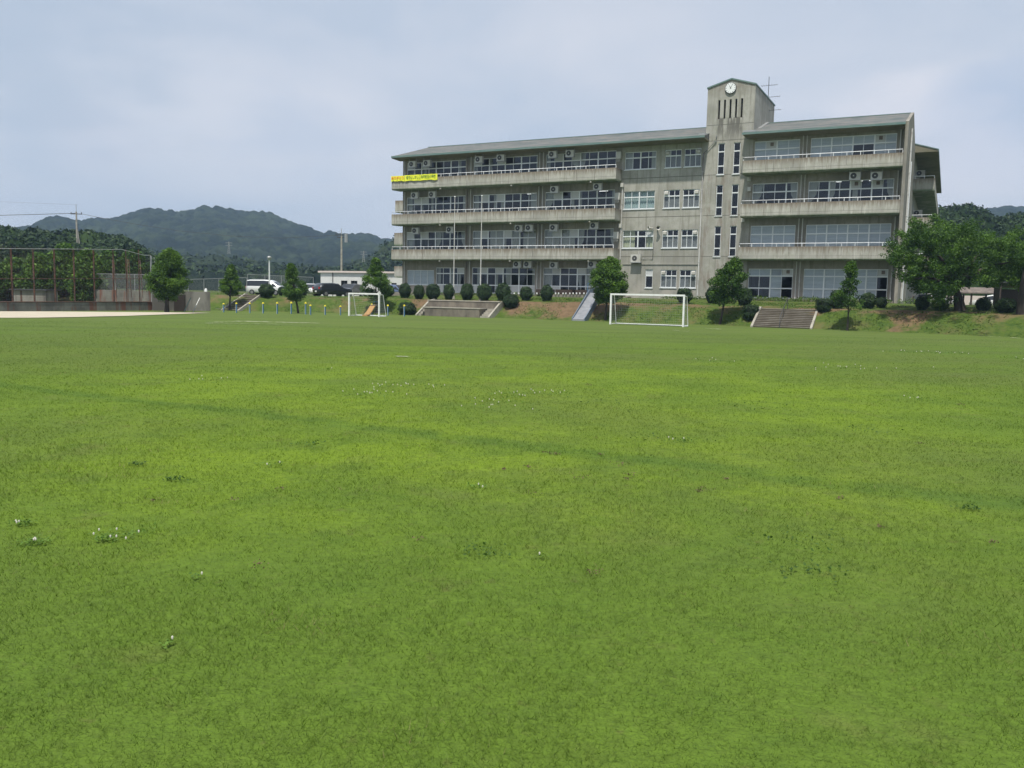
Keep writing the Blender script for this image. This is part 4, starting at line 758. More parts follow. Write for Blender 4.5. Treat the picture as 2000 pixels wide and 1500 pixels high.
RA = [(-300, 470), (-150, 462), (-60, 452), (27, 443), (60, 437), (90, 423), (115, 421), (140, 428), (160, 430), (185, 423), (220, 426), (240, 420), (260, 414), (285, 405), (310, 408), (345, 413), (370, 408), (395, 401), (420, 403), (450, 407), (480, 412), (520, 414), (535, 418), (560, 430), (600, 441), (620, 451), (632, 453), (645, 449), (660, 455), (700, 457), (715, 456), (745, 463), (800, 470), (1000, 480), (1800, 450), (1900, 416), (1925, 408), (1960, 403), (2000, 404), (2100, 400), (2300, 410)]
hill('hill', RA, 900, 420, -300, 2300, 720, 230, 7.5, 5.5, 'hill', 1, 'long forested hill ridge fading blue behind the school')
RB = [(-300, 452), (0, 452), (200, 470), (300, 490), (400, 503), (450, 500), (520, 512), (580, 522), (640, 522), (690, 515), (730, 498), (745, 480), (762, 468), (785, 455), (850, 445), (1000, 460), (1800, 450), (1900, 440), (2100, 430), (2300, 430)]
hill('hill', RB, 400, 210, -300, 2300, 620, 150, 6.5, 5., 'hill', 7, 'lower wooded slope in front of the far ridge', cards=60000, csize=.75)
RC = [(-300, 432), (-100, 437), (0, 440), (20, 446), (50, 449), (110, 453), (150, 452), (200, 456), (250, 466), (285, 480), (305, 498), (325, 525), (345, 556)]
hill('wood', RC, 190, 110, -300, 345, 260, 90, 6., 4.5, 'wood_near', 13, 'dark evergreen wood rising behind the backstop', zf=1.6, kind='stuff', cards=80000, csize=.34)
RD = [(1700, 500), (1790, 440), (1840, 404), (1870, 401), (1905, 404), (1922, 414), (1945, 423), (1975, 418), (2000, 421), (2100, 415), (2300, 410)]
hill('wood', RD, 210, 120, 1700, 2300, 240, 90, 6., 5., 'wood_near', 17, 'green wood on the slope behind the school\'s right end', zf=1.9, kind='stuff', cards=80000, csize=.36)
# ------------------------------------------------------------------ walls, backstop, fences on the left
def wallseg(name, p, q, z0, z1, th, m, label, cat='wall', zq=None):
    p = Vector((*p, 0)); q = Vector((*q, 0)); u = (q - p).normalized(); n = Vector((-u.y, u.x, 0)) * th; zq = z1 if zq is None else zq; mb = MB()
    P = [p, q, q + n, p + n]; mb.add([(v.x, v.y, z0) for v in P] + [(P[0].x, P[0].y, z1), (P[1].x, P[1].y, zq), (P[2].x, P[2].y, zq), (P[3].x, P[3].y, z1)], [(0, 1, 2, 3), (4, 5, 6, 7), (0, 1, 5, 4), (1, 2, 6, 5), (2, 3, 7, 6), (3, 0, 4, 7)])
    return tag(mb.build(name, M[m]), label, cat)
lw0, lw1 = g0(-160, 608.8), g0(311, 606.5)
wallseg('low_wall', lw0, lw1, -.1, .70, .22, 'retain', 'low concrete wall with rust streaks under the backstop netting')
def onlow(px): r = ray(px, 560); k = r[0] / r[1]; (x0, y0), (x1, y1) = lw0, lw1; t = (x0 - k * y0) / (k * (y1 - y0) - (x1 - x0)); return x0 + (x1 - x0) * t, y0 + (y1 - y0) * t
bs = empty('backstop', (*onlow(100), 0), 0, 'rusty tall baseball backstop of posts, rails and netting on the low wall', 'backstop'); bx, by = onlow(100)
posts = [-60, -20, 22, 65, 106, 144, 183, 221, 246, 271, 294]; TOPY = lambda p: 485.5 + 2.2 * (p / 285) if p < 280 else 499
for p in posts:
    x, y = onlow(p); y += .12; zt = dz(p, TOPY(p), y); mb = MB(); r_ = .045 if p < 200 else .03
    mb.box(x - bx - r_, x - bx + r_, y - by - r_, y - by + r_, .71, zt); mb.build('post', M['rust' if p != 294 else 'steel'], bs)
tops = []
for yy, rr, nm, mm in ((None, .022, 'top_rail', 'steel'), (544.5, .022, 'rail', 'rust'), (589.5, .04, 'rail', 'rust')):
    pts = []
    for p in (-60, 0, 60, 120, 180, 240, 284, 294): x, y = onlow(p); y += .0; pts.append((x - bx, y - by, dz(p, (TOPY(p) if p < 290 else 498.5) if yy is None else yy, y)))
    mb = MB(); mb.tube(pts, rr, 6); mb.build(nm, M[mm], bs)
mb = MB(); x0, y0 = onlow(-60); x1, y1 = onlow(293)
for k in range(140):
    t = k / 139; x, y = x0 + (x1 - x0) * t - bx, y0 + (y1 - y0) * t + .05 - by; mb.box(x - .002, x + .002, y - .002, y + .002, .7, 4.6)
for k in range(22):
    z = .8 + k * .175; mb.add([(x0 - bx, y0 + .05 - by, z), (x1 - bx, y1 + .05 - by, z), (x1 - bx, y1 + .05 - by, z + .004), (x0 - bx, y0 + .05 - by, z + .004)], [(0, 1, 2, 3)])
tag(mb.build('netting', M['rust'], bs, fix=False), kind='stuff')
x, y = onlow(294); x2, y2 = onlow(300); lad = empty('frame_ladder', (x, y + .3, 0), 0, 'pale steel ladder-like brace at the right end of the backstop', 'ladder')
zt = dz(294, 500, y); mb = MB(); mb.tube([(0, 0, .1), (0, 0, zt)], .035, 6); mb.tube([(.62, 0, .1), (.22, 0, zt - .1)], .03, 6); mb.build('upright', M['steel'], lad)
for k in range(5): z = .6 + k * .75; mb = MB(); mb.tube([(0, 0, z), (.62 - .4 * z / zt, 0, z)], .022, 5); mb.build('rung', M['steel'], lad)
for i, (p, yt) in enumerate(((221, 507), (250, 506), (272, 507))):
    r = ray(p, 560); Yp = 76; X = r[0] / r[1] * Yp; zt = dz(p, yt, Yp); mb = MB(); mb.tube([(X, Yp, 0), (X, Yp, zt), (X + .12, Yp, zt - .02), (X + .3, Yp, zt - 3.4)], .028, 6)
    tag(mb.build('net_pole', M['rust']), ['leftmost', 'middle', 'rightmost'][i] + ' of three thin net poles behind the backstop\'s right half', 'pole', 'thin net poles behind the backstop')
def atY(px, Y): r = ray(px, 560); return (r[0] / r[1] * Y, Y)
wallseg('retaining_wall', atY(186, 79), atY(300, 77), -.1, 1.60, .25, 'retain', 'dark concrete retaining wall behind the backstop, under the wire fence')
rp0 = g0(299, 606.8)
wallseg('retaining_wall', rp0, g0(411, 607.6), -.1, 1.63, .3, 'retain2', 'stained grey retaining wall between the backstop and the far left stairs')
mb = MB(); a_, b_ = Vector((*g0(340, 608), 0)), Vector((*g0(361, 608), 0)); mb.add([(a_.x, a_.y, 0), (b_.x, b_.y, 0), (b_.x, b_.y, 1.35), (a_.x, a_.y, 1.35), (a_.x, a_.y + .2, 0), (b_.x, b_.y + .2, 0), (b_.x, b_.y + .2, 1.35), (a_.x, a_.y + .2, 1.35)], [(0, 1, 2, 3), (4, 5, 6, 7), (0, 1, 5, 4), (1, 2, 6, 5), (2, 3, 7, 6), (3, 0, 4, 7)]); tag(mb.build('storage_door', M['wood']), 'dark doorway panel in the stained retaining wall', 'door')
for px_, dx, c, l in ((358, .35, 'teal', 'greenish board leaning on the retaining wall beside the doorway'), (376, .35, 'steel', 'pale thin board leaning on the retaining wall, right of the other')):
    x, y = g0(px_, 609.5); mb = MB(); mb.add([(x, y, 0), (x + .06, y, 0), (x + .06 + dx, y + .6, 1.15), (x + dx, y + .6, 1.15), (x, y + .05, 0), (x + .06, y + .05, 0), (x + .06 + dx, y + .65, 1.15), (x + dx, y + .65, 1.15)], [(0, 1, 2, 3), (4, 5, 6, 7), (0, 1, 5, 4), (1, 2, 6, 5), (2, 3, 7, 6), (3, 0, 4, 7)]); tag(mb.build('leaning_board', M[c]), l, 'board')
def fence(p, q, h, label, zb=None, n=None):
    p = Vector((*p, 0)); q = Vector((*q, 0)); Ln = (q - p).length; u = (q - p) / Ln; zb_ = [float(terrain(v.x, v.y)) if zb is None else zb for v in (p, q)]
    r_ = empty('wire_fence', (p.x, p.y, zb_[0]), math.atan2(u.y, u.x), label, 'fence', 'wire mesh fences round the raised yard'); dzb = zb_[1] - zb_[0]; n = n or round(Ln / 2.1)
    for i in range(n + 1): x = Ln * i / n; mb = MB(); mb.tube([(x, 0, dzb * i / n - .1), (x, 0, dzb * i / n + h)], .035, 6); mb.build('post', M['steel'], r_)
    mb = MB(); mb.tube([(0, 0, h), (Ln, 0, h + dzb)], .025, 5); mb.build('top_rail', M['steel'], r_)
    mb = MB(); st = .12; k = int(Ln / st)
    for i in range(k + int(h / st)):
        for sg in (1, -1):
            x0 = i * st if sg < 0 else (i * st - h); x1 = x0 + h * sg * (1 if sg > 0 else 1); 
            a0, a1 = (x0, x0 + h) if sg > 0 else (x0, x0 - h); za, zb2 = 0, h
            lo, hi = min(a0, a1), max(a0, a1)
            if lo < 0 or hi > Ln: continue
            w = .009; mb.add([(a0 - w, .0, dzb * a0 / Ln), (a0 + w, 0, dzb * a0 / Ln), (a1 + w, 0, h + dzb * a1 / Ln), (a1 - w, 0, h + dzb * a1 / Ln)], [(0, 1, 2, 3)])
    mb.build('mesh_panel', M['steel'], r_, fix=False)
fence(atY(188, 79.1), atY(302, 77.2), 1.45, 'wire fence on the wall behind the right half of the backstop', 1.6)
fence(atY(302, 80), atY(482, 92), 1.75, 'long pale wire fence along the raised yard left of the van')
fence(atY(484, 112), atY(612, 118), 2.5, 'wire fence behind the white van reaching the white building')
for px_, l in ((402, 'white small post with a cap on the retaining wall edge'),):
    x, y = atY(px_, 78); mb = MB(); mb.tube([(x, y, 1.5), (x, y, 1.78), (x, y, 1.92)], [.13, .13, .07], 10); tag(mb.build('white_pot', M['white']), l, 'pot')
x, y = atY(56, 74); sh_ = empty('small_shed', (x, y, 0), 0, 'small grey block shed with a dark flat roof behind the backstop', 'shed'); mb = MB(); mb.box(-1.45, 1.45, 0, 2, 0, 1.42); mb.build('wall', M['retain2'], sh_); mb = MB(); mb.box(-1.6, 1.6, -.2, 2.2, 1.425, 1.55); mb.build('roof', M['dark'], sh_)
mb = MB(); mb.box(-.75, -.6, -.01, -.002, .1, 1.4); mb.build('pillar', M['rust'], sh_)
# ------------------------------------------------------------------ stairs, stage, slides
def stairs(a0, a1, dfoot, run, rise, n, label, rail=True, kerbs=None, zoff=0):
    P = W(a0, dfoot); r_ = empty('stairs', (P[0], P[1], 0), -YAW, label, 'stairs', 'concrete stairs up the bank'); w = a1 - a0
    for i in range(n):
        mb = MB(); z = rise * (i + 1) / n; y = run * i / n; mb.box(0, w, y, run + .3, z - rise / n - .02 * (i == 0), z - .05, 1); mb.box(-.0, w, y - .03, run + .3, z - .05, z, 0); mb.build('step', [M['stone'], M['riser']], r_)
    for x in (kerbs or (-.17, w + .02)):
        mb = MB(); mb.prism([(-.25, -.1), (-.25, .10), (run, rise + .12), (run + .35, rise + .12), (run + .35, -.1)], x, x + .15); mb.build('kerb', M['kerb'], r_)
    if rail:
        mb = MB(); mb.tube([(w * .47, -.1, 0), (w * .47, -.1, .75), (w * .47, run + .2, rise + .8), (w * .47, run + .2, rise)], .025, 6); mb.tube([(w * .47, run / 2, rise / 2), (w * .47, run / 2, rise / 2 + .78)], .02, 6); mb.build('handrail', M['dark'], r_)
    return r_
Ff = lambda a: float(np.interp(a, FA, FD))
aL, aR = fp(1473, 637, -13.4)[0], fp(1582, 642, -13.6)[0]
stairs(aL, aR, Ff(-10) - .35, 2.55, 1.3, 11, 'wide brown concrete stairs with a centre handrail on the right')
aL, aR = fp(414, 606, -18.5)[0], fp(468, 606, -18.5)[0]
stairs(aL, aR, -18.55, 2.6, 1.42, 9, 'concrete stairs at the far left beside the retaining wall', rail=False, kerbs=(-.17, (aR - aL) * .42, aR - aL + .02))
f0 = Ff(-36) - .25; aL, aR = fp(816, 612, f0)[0], fp(959, 620, f0)[0]; P = W(aL, f0); st = empty('concrete_stage', (P[0], P[1], 0), -YAW, 'two tier concrete platform set into the bank below the flagpoles', 'platform'); w = aR - aL
l0, l1 = fp(829, 616, f0)[0] - aL, fp(936, 620, f0)[0] - aL
mb = MB(); mb.box(l0, l1, 0, 2.0, -.1, .68); mb.build('lower_wall', M['stage'], st); mb = MB(); mb.box(l0 - .25, l1 + .1, -.04, 1.45, .683, .75); mb.build('ledge', M['kerb'], st)
mb = MB(); mb.box(.15, w - .15, 1.5, 2.9, .3, 1.27); mb.build('upper_wall', M['stage'], st); mb = MB(); mb.box(.0, w, 1.46, 2.9, 1.273, 1.34); mb.build('coping', M['kerb'], st)
for x in (-.02, w - .13): mb = MB(); mb.prism([(-.35, -.1), (-.35, .10), (1.7, 1.30), (2.5, 1.42), (2.5, -.1)], x, x + .16); mb.build('kerb', M['kerb'], st)
for s0, s1, n in ((l1 + .12, w - .15, 5), (.15, l0 - .26, 4)):
    for i in range(n): mb = MB(); mb.box(s0, s1, -.1 + i * .3, 1.46, .72 * i / n - .02, .72 * (i + 1) / n, 0); mb.build('step', M['kerb'], st)
# concrete slide with blue-grey sides
xb, yb_ = g0(1134, 625.5); a_ = fp(1134, 627, -12.5)[0]; P = W(a_, Ff(a_) - .25)
sd = empty('slide', (P[0], P[1], 0), -YAW, 'broad grey concrete slide running down the bank beside the round tree', 'slide'); SW = .48; run = 3.7; top = 2.2
prof = [(0, .14), (.3, .24), (run * .95, top), (run + .5, top)]
mb = MB(); mb.prism(prof + [(run + .5, top - .25), (run * .9, top - .35), (.6, -.05), (0, -.05)], -SW, SW); mb.build('slide_bed', M['slide'], sd)
for s in (-SW - .07, SW): mb = MB(); mb.prism([(0, -.05), (0, .22), (.3, .38), (run * .93, top + .28), (run + .5, top + .28), (run + .5, top - .3), (run * .9, top - .4), (.8, -.05)], s, s + .07); mb.build('side_wall', M['slideblue'], sd)
for x, y in ((-SW - .04, run + .4), (SW + .04, run + .4), (SW + .04, run * .5)): mb = MB(); mb.tube([(x, y, .3), (x, y, top * min(1, y / run) + .1)], .035, 6); mb.build('support', M['slideblue'], sd)
mb = MB(); mb.tube([(-SW - .05, run * .8, top), (-SW - .05, run * .85, top + .75), (-SW - .05, run + .5, top + .8), (-SW - .05, run + .5, top)], .022, 6); mb.build('handrail', M['blue'], sd)
xb, yb_ = g0(712, 617.5); os_ = empty('small_slide', (xb, yb_, 0), -YAW - .1, 'small orange slide behind the small goal', 'slide')
mb = MB(); mb.prism([(0, .08), (.2, .12), (.55, .4), (.95, .85), (1.05, .9), (1.05, .83), (.95, .77), (.55, .32), (.2, .05), (0, 0)], -.26, .26); mb.build('slide_bed', M['orange'], os_)
mb = MB(); mb.tube([(-.28, 1.3, 0), (-.28, 1.3, 1.12), (.28, 1.3, 1.12), (.28, 1.3, 0)], .03, 6); mb.build('frame', M['blue'], os_)
mb = MB(); mb.box(-.28, .28, .9, 1.34, .86, .89); mb.build('deck', M['steel'], os_)
# ------------------------------------------------------------------ goals
def goal(L_, R_, yt, back, label, netn=True):
    p = Vector((*g0(*L_), 0)); q = Vector((*g0(*R_), 0)); Wd = (q - p).length; u = (q - p) / Wd; h = dz(L_[0], yt, p.y); r_ = empty('soccer_goal', (p.x, p.y, 0), math.atan2(u.y, u.x), label, 'soccer goal', 'white soccer goals')
    for x in (0, Wd): mb = MB(); mb.box(x - .055, x + .055, -.055, .055, 0, h - .06); mb.build('post', M['white'], r_)
    mb = MB(); mb.box(-.055, Wd + .055, -.058, .058, h - .058, h + .055); mb.build('crossbar', M['white'], r_)
    for x in (.0, Wd):
        mb = MB(); mb.tube([(x, .06, h - .03), (x, back * .55, h - .08), (x, back, .06)], .032, 7); mb.build('back_stay', M['white'], r_)
        mb = MB(); mb.tube([(x, .06, .04), (x, back, .04)], .03, 6); mb.build('side_bar', M['white'], r_)
    mb = MB(); mb.tube([(0, back + .03, .05), (Wd, back + .03, .05)], .04, 7); mb.build('ground_bar', M['white'], r_)
    mb = MB(); st = .16; w = .0035
    for x in (0.02, Wd - .02):
        for i in range(int(back / st)): y = i * st; ztop = h - .05 - (0 if y < back * .55 else (y - back * .55) / (back * .45) * (h - .1)); mb.box(x - w, x + w, y - w, y + w, .05, max(.06, ztop))
        for i in range(int(h / st)): z = .05 + i * st; mb.box(x - w, x + w, 0, back * (1 - .45 * z / h), z - w, z + w)
    for i in range(int(Wd / st)): x = i * st; mb.add([(x - w, back * .55, h - .08), (x + w, back * .55, h - .08), (x + w, back, .06), (x - w, back, .06)], [(0, 1, 2, 3)])
    for i in range(int(h / st)): z = i * st; y = back * (1 - .45 * z / h); mb.add([(0, y, z - w), (Wd, y, z - w), (Wd, y, z + w), (0, y, z + w)], [(0, 1, 2, 3)])
    mb.build('net', M['steel'], r_, fix=False); return r_
goal((1192, 633.5), (1334, 638.7), 574.5, 1.05, 'large white soccer goal in front of the middle of the school')
goal((682, 617), (740.5, 619), 573, .95, 'small white soccer goal in front of the orange slide')
# flagpoles
for (px_, py_, yt, l) in ((885.8, 585, 383, 'left of the two white flagpoles behind the concrete stage'), (938, 587.5, 381, 'right of the two white flagpoles behind the concrete stage')):
    X, Y, Z = on_ground(px_, py_); h = dz(px_, yt, Y) - Z; f_ = empty('flagpole', (X, Y, Z), 0, l, 'flagpole', 'pair of white flagpoles')
    mb = MB(); mb.tube([(0, 0, 0), (0, 0, h * .4), (0, 0, h - .12)], [.048, .04, .026], 10); mb.build('pole', M['pipe'], f_)
    mb = MB(); mb.tube([(0, 0, h - .12), (0, 0, h - .06), (0, 0, h)], [.035, .075, .03], 10); mb.build('finial', M['white'], f_)
    mb = MB(); mb.tube([(0, 0, -.1), (0, 0, .3)], [.16, .12], 10); mb.build('base', M['kerb'], f_)
# blue posts with yellow caps
bp = [(437, 610, 592), (462, 611, 591), (488, 611.5, 591), (514, 612, 590.5), (541.5, 613, 590), (569, 613, 589.5), (597, 614, 590), (606.5, 615, 595), (635, 615, 596), (665, 615.6, 597), (726, 617, 593), (757.5, 616.6, 595), (789.5, 618, 595)]
proto = None
pos_l = ['first from the left, before the far left stairs', 'second from the left, before the far left stairs', 'third from left, by the far stairs', 'fourth from the left, on open grass', 'fifth from the left, below the white van', 'sixth from the left, left of the young tree trunk', 'seventh from the left, taller one of a close pair', 'eighth from the left, shorter one of a close pair', 'ninth from the left, between the tree and small goal', 'tenth from the left, just left of the small goal', 'seen through the small goal beside the orange slide', 'just right of the small goal', 'rightmost, in front of the wide dark shrub']
for (px_, py_, yt), l in zip(bp, pos_l):
    X, Y = g0(px_, py_)
    if proto is None:
        proto = empty('short_post', (0, 0, 0), 0, 'x', 'post', 'blue posts with yellow caps along the bank foot')
        mb = MB(); mb.tube([(0, 0, -.05), (0, 0, .80)], .05, 10); mb.build('post', M['blue'], proto)
        mb = MB(); mb.tube([(0, 0, .80), (0, 0, .84), (0, 0, .92)], [.085, .085, .05], 10); mb.build('cap', M['yellow'], proto)
        mb = MB(); mb.tube([(-.035, -.055, .0), (-.035, -.055, .79)], .012, 5); mb.build('rope_strip', M['rail'], proto); c = proto
    else: c = copy_tree(proto)
    c['label'] = 'blue post with yellow cap, ' + l; c.location = (X, Y, 0); h = dz(px_, yt, Y); c.scale = (1, 1, h / .92)
# lamp post, utility poles and wires, far pylons
X, Y, Z = on_ground(526.5, 580); h = dz(526, 500, Y) - Z; lp = empty('lamp_post', (X, Y, Z), 0, 'slim white lamp post with a round lantern beside the white van', 'lamp post')
mb = MB(); mb.tube([(0, 0, 0), (0, 0, h - .38)], [.075, .055], 10); mb.build('pole', M['rail'], lp); mb = MB(); mb.tube([(0, 0, h - .38), (0, 0, h - .34), (0, 0, h - .12)], [.07, .15, .19], 12); mb.build('lantern_glass', M['frosted'], lp); mb = MB(); mb.tube([(0, 0, h - .12), (0, 0, h - .08), (0, 0, h)], [.22, .2, .06], 12); mb.build('lantern_cap', M['steel'], lp)
def upole(px_, yt, Yd, arms, label, tr=False, stay=None):
    x, y = atY(px_, Yd); zt = dz(px_, yt, Yd); r_ = empty('utility_pole', (x, y, 0), 0, label, 'utility pole', 'utility poles'); mb = MB(); mb.tube([(0, 0, 0), (0, 0, zt * .8), (0, 0, zt - 1.2)], [.2, .15, .13], 9); mb.build('pole', M['kerb'], r_)
    mb = MB(); mb.tube([(0, 0, zt - 1.2), (0, 0, zt)], .05, 6); mb.build('top_spike', M['steel'], r_)
    for yy, hw in arms: z = dz(px_, yy, Yd); mb = MB(); mb.box(-hw, hw, -.06, .06, z - .07, z + .07); [mb.box(k - .05, k + .05, -.05, .05, z + .075, z + .3) for k in (-hw + .1, hw - .1)]; mb.build('crossarm', M['dark'], r_)
    if tr:
        for yy in (461, 469): z = dz(px_, yy, Yd); mb = MB(); mb.tube([(.75, 0, z - .35), (.75, 0, z + .35)], .27, 10); mb.build('transformer', M['steel'], r_)
    if stay: mb = MB(); mb.tube([(stay, 1, 0), (stay * .3, .3, zt * .45), (0, 0, zt * .78)], .12, 7); mb.build('prop', M['kerb'], r_)
    return r_
upole(153.5, 400, 150, [(418, 1.0)], 'wooden utility pole with one crossarm and a leaning prop rising from the left wood', stay=1.6)
upole(667, 446, 140, [(459, 1.0), (464, .7)], 'utility pole with transformers behind the white building', tr=True)
def wire(pts, label, r_=.02):
    V_ = [at(px_, py_, Yd) for px_, py_, Yd in pts]; out_ = []
    for i in range(len(V_) - 1):
        for k in range(6): t = k / 6; out_.append(Vector(V_[i]).lerp(Vector(V_[i + 1]), t))
    out_.append(Vector(V_[-1])); mb = MB(); mb.tube(out_, r_, 4, smooth=False); tag(mb.build('power_line', M['dark']), label, 'wire', 'overhead wires')
wire([(-200, 423, 150), (0, 420.5, 150), (80, 418.5, 150), (147, 416.5, 150)], 'thick overhead wire from the left edge to the left utility pole', .045)
wire([(-200, 392, 150), (0, 394, 150), (153, 400, 150)], 'faint thin upper wire at the far left sky', .01)
wire([(159, 417.5, 150), (190, 424, 149), (260, 437, 148), (350, 451, 146), (450, 461, 144), (550, 465, 142), (660, 459.5, 140)], 'dark overhead wire sagging across the hill between the two utility poles', .03)
for px_, yt, yb, l in ((448, 472, 496, 'tiny pale lattice pylon left of the lamp post on the hillside'), (710, 490, 512, 'tiny pale lattice pylon right of the transformer pole')):
    Yd = 205; x, y = atY(px_, Yd); zt, zb = dz(px_, yt, Yd), dz(px_, yb, Yd); mb = MB(); w = .3
    for sx, sy in ((-w, -w), (w, -w), (w, w), (-w, w)): mb.tube([(x + sx, y + sy, zb), (x + sx * .15, y + sy * .15, zt)], .025, 4)
    for k in range(6):
        z = zb + (zt - zb) * k / 6; z2 = zb + (zt - zb) * (k + 1) / 6; s = w * (1 - .14 * k); s2 = w * (1 - .14 * (k + 1)); mb.tube([(x - s, y, z), (x + s2, y, z2)], .03, 4); mb.tube([(x + s, y, z), (x - s2, y, z2)], .03, 4)
    for f_ in (.7, .9): z = zb + (zt - zb) * f_; mb.tube([(x - .8, y, z), (x + .8, y, z)], .035, 4)
    tag(mb.build('pylon', M['steel']), l, 'pylon', 'far pylons')
# ------------------------------------------------------------------ white outbuilding and cars
x, y = atY(651, 108); hb = empty('outbuilding', (x, y, 1.2), -.32, 'single storey white outbuilding with a flat pinkish roof edge behind the parked cars', 'building')
zt = dz(651, 532.5, 108) - 1.2
def hole_wall(name, parent, x0, x1, zt_, holes, m): mb = MB(); wall_holes(mb, x0, x1, 0, zt_, 0, holes, .18); return mb.build(name, m, parent)
hole_wall('wall', hb, 0, 10, zt, [(1.1, 2.0, .9, 2.1), (2.5, 3.4, .9, 2.1), (8.1, 8.8, .9, 1.9)], M['houseW'])
for x0, x1, z1 in ((1.1, 2.0, 2.1), (2.5, 3.4, 2.1), (8.1, 8.8, 1.9)):
    mb = MB(); mb.box(x0, x1, .08, .1, .9, z1, 0); fr = mb.build('window', M['carglass'], hb); mb = MB(); mb.box(x0 - .03, x0 + .03, .03, .079, .9, z1); mb.box((x0 + x1) / 2 - .02, (x0 + x1) / 2 + .02, .03, .079, .9, z1); mb.build('frame', M['dark'], fr)
mb = MB(); mb.add([(0, 0, 0), (-2.15, .55, 0), (-2.15, .55, zt), (0, 0, zt)], [(0, 1, 2, 3)]); mb.add([(-2.15, .55, 0), (-1.2, 7, 0), (-1.2, 7, zt), (-2.15, .55, zt)], [(0, 1, 2, 3)]); mb.add([(-1.2, 7, 0), (10, 6, 0), (10, 6, zt), (-1.2, 7, zt)], [(0, 1, 2, 3)]); mb.add([(10, 0, 0), (10, 6, 0), (10, 6, zt), (10, 0, zt)], [(0, 1, 2, 3)]); mb.build('side_wall', M['houseW'], hb, fix=False)
mb = MB(); mb.prism([(.05, -.25), (-2.45, .38), (-1.5, 7.3), (10.3, 6.3), (10.3, -.25)], zt + .003, zt + .22, 2); mb.build('roof', M['houseR'], hb)
mb = MB(); mb.tube([(-.05, -.06, 0), (-.05, -.06, zt)], .05, 6); mb.build('down_pipe', M['dark'], hb)
def car(px_, Yd, heading, kind, paint, label, z=None, dx=0):
    x, y = atY(px_, Yd); z = float(terrain(x, y)) if z is None else z; r_ = empty('parked_car', (x, y, z), heading, label, 'car', 'cars parked at the school\'s left end')
    Ln, Wd, Hh = {'van': (4.75, 1.74, 1.88), 'suv': (4.5, 1.78, 1.6), 'hatch': (3.9, 1.68, 1.5)}[kind]; hl = Ln / 2
    if kind == 'van': prof = [(-hl, .45, .95, 1.5), (-hl + .06, .3, 1.02, 1.78), (-hl + .5, .25, 1.04, 1.86), (0, .22, 1.04, 1.88), (hl - 1.75, .22, 1.03, 1.84), (hl - 1.25, .22, 1.02, 1.66), (hl - .62, .22, 1.0, 1.2), (hl - .22, .25, .92, .98), (hl, .4, .72, .76)]
    elif kind == 'suv': prof = [(-hl, .5, .9, .95), (-hl + .12, .32, .98, 1.2), (-hl + .45, .25, 1.0, 1.54), (-.5, .24, .98, 1.6), (hl - 2.0, .24, .97, 1.54), (hl - 1.3, .24, .96, 1.1), (hl - .9, .24, .95, .98), (hl - .2, .28, .86, .9), (hl, .42, .7, .74)]
    else: prof = [(-hl, .5, .85, .92), (-hl + .1, .32, .9, 1.1), (-hl + .5, .25, .92, 1.44), (-.2, .24, .9, 1.5), (hl - 1.7, .24, .9, 1.42), (hl - 1.0, .24, .88, .98), (hl - .6, .24, .86, .9), (hl - .15, .28, .78, .82), (hl, .42, .66, .7)]
    mb = MB(); vs = []; fs = []; K = 10
    for (px2, zb, zw, zr) in prof:
        w = Wd / 2; e_ = 1 if abs(px2) < hl - .05 else .88; g_ = max(0, zr - zw); wr = w * (1 - .16 * min(1, g_ / .5)); half = [(0, zb), (w * .86 * e_, zb), (w * e_, zb + .14), (w * e_ * 1.0, zw - .04), (w * e_ * .985, zw)] + [(wr * e_ * .985 if g_ < .02 else wr * e_, zr - min(.07, g_ * .3)), (wr * .82 * e_, zr)]
        ring = [(px2, yy, zz_) for yy, zz_ in half] + [(px2, -yy, zz_) for yy, zz_ in half[::-1] if yy > 0]; N_ = len(ring); vs += ring
    for i in range(len(prof) - 1):
        for k in range(N_): fs.append((i * N_ + k, (i + 1) * N_ + k, (i + 1) * N_ + (k + 1) % N_, i * N_ + (k + 1) % N_))
    fs += [tuple(range(N_)), tuple(range((len(prof) - 1) * N_, len(prof) * N_))]; mb.add(vs, fs, 0, True); mb.build('body', M[paint], r_)
    iw = [i for i, p in enumerate(prof) if p[3] - p[2] > .25]; i0, i1 = iw[0], iw[-1]
    for s in (1, -1):
        mb = MB(); up_, lo_ = [], []
        for i in range(i0, i1 + 1): p = prof[i]; g_ = p[3] - p[2]; wr = Wd / 2 * (1 - .16 * min(1, g_ / .5)); lo_.append((p[0] + (.1 if i == i0 else 0), s * (Wd / 2 * .985 + .012 - (Wd / 2 - wr) * .08), p[2] + .05)); up_.append((p[0] + (.1 if i == i0 else 0), s * (wr + .014), p[3] - .12))
        pr = prof[min(i1 + 1, len(prof) - 1)]; lo_.append((pr[0] - .12, s * (Wd / 2 * .985 + .01), pr[2] + .04)); up_.append((pr[0] - .14, s * (Wd / 2 * .985 + .008), pr[2] + .1))
        n_ = len(lo_); mb.add(lo_ + up_, [(i, i + 1, n_ + i + 1, n_ + i) for i in range(n_ - 1)]); mb.build('side_window', M['carglass'], r_, fix=False)
    a, b = prof[i1], prof[min(i1 + 1, len(prof) - 1)]; wt_ = Wd / 2 * .8; mb = MB(); mb.quad((a[0] + .02, -wt_ * .95, a[3] + .004), (a[0] + .02, wt_ * .95, a[3] + .004), (b[0] + .0, wt_ * 1.08, b[3] + .012), (b[0] + .0, -wt_ * 1.08, b[3] + .012)); mb.build('windscreen', M['carglass'], r_, fix=False)
    a, b = prof[i0], prof[max(i0 - 1, 0)]; zl = max(b[3], a[2]); mb = MB(); mb.quad((a[0] - .02, -wt_ * .95, a[3] - .06), (a[0] - .02, wt_ * .95, a[3] - .06), (b[0] - .01, wt_, b[2] + .12), (b[0] - .01, -wt_, b[2] + .12)); mb.build('rear_window', M['carglass'], r_, fix=False)
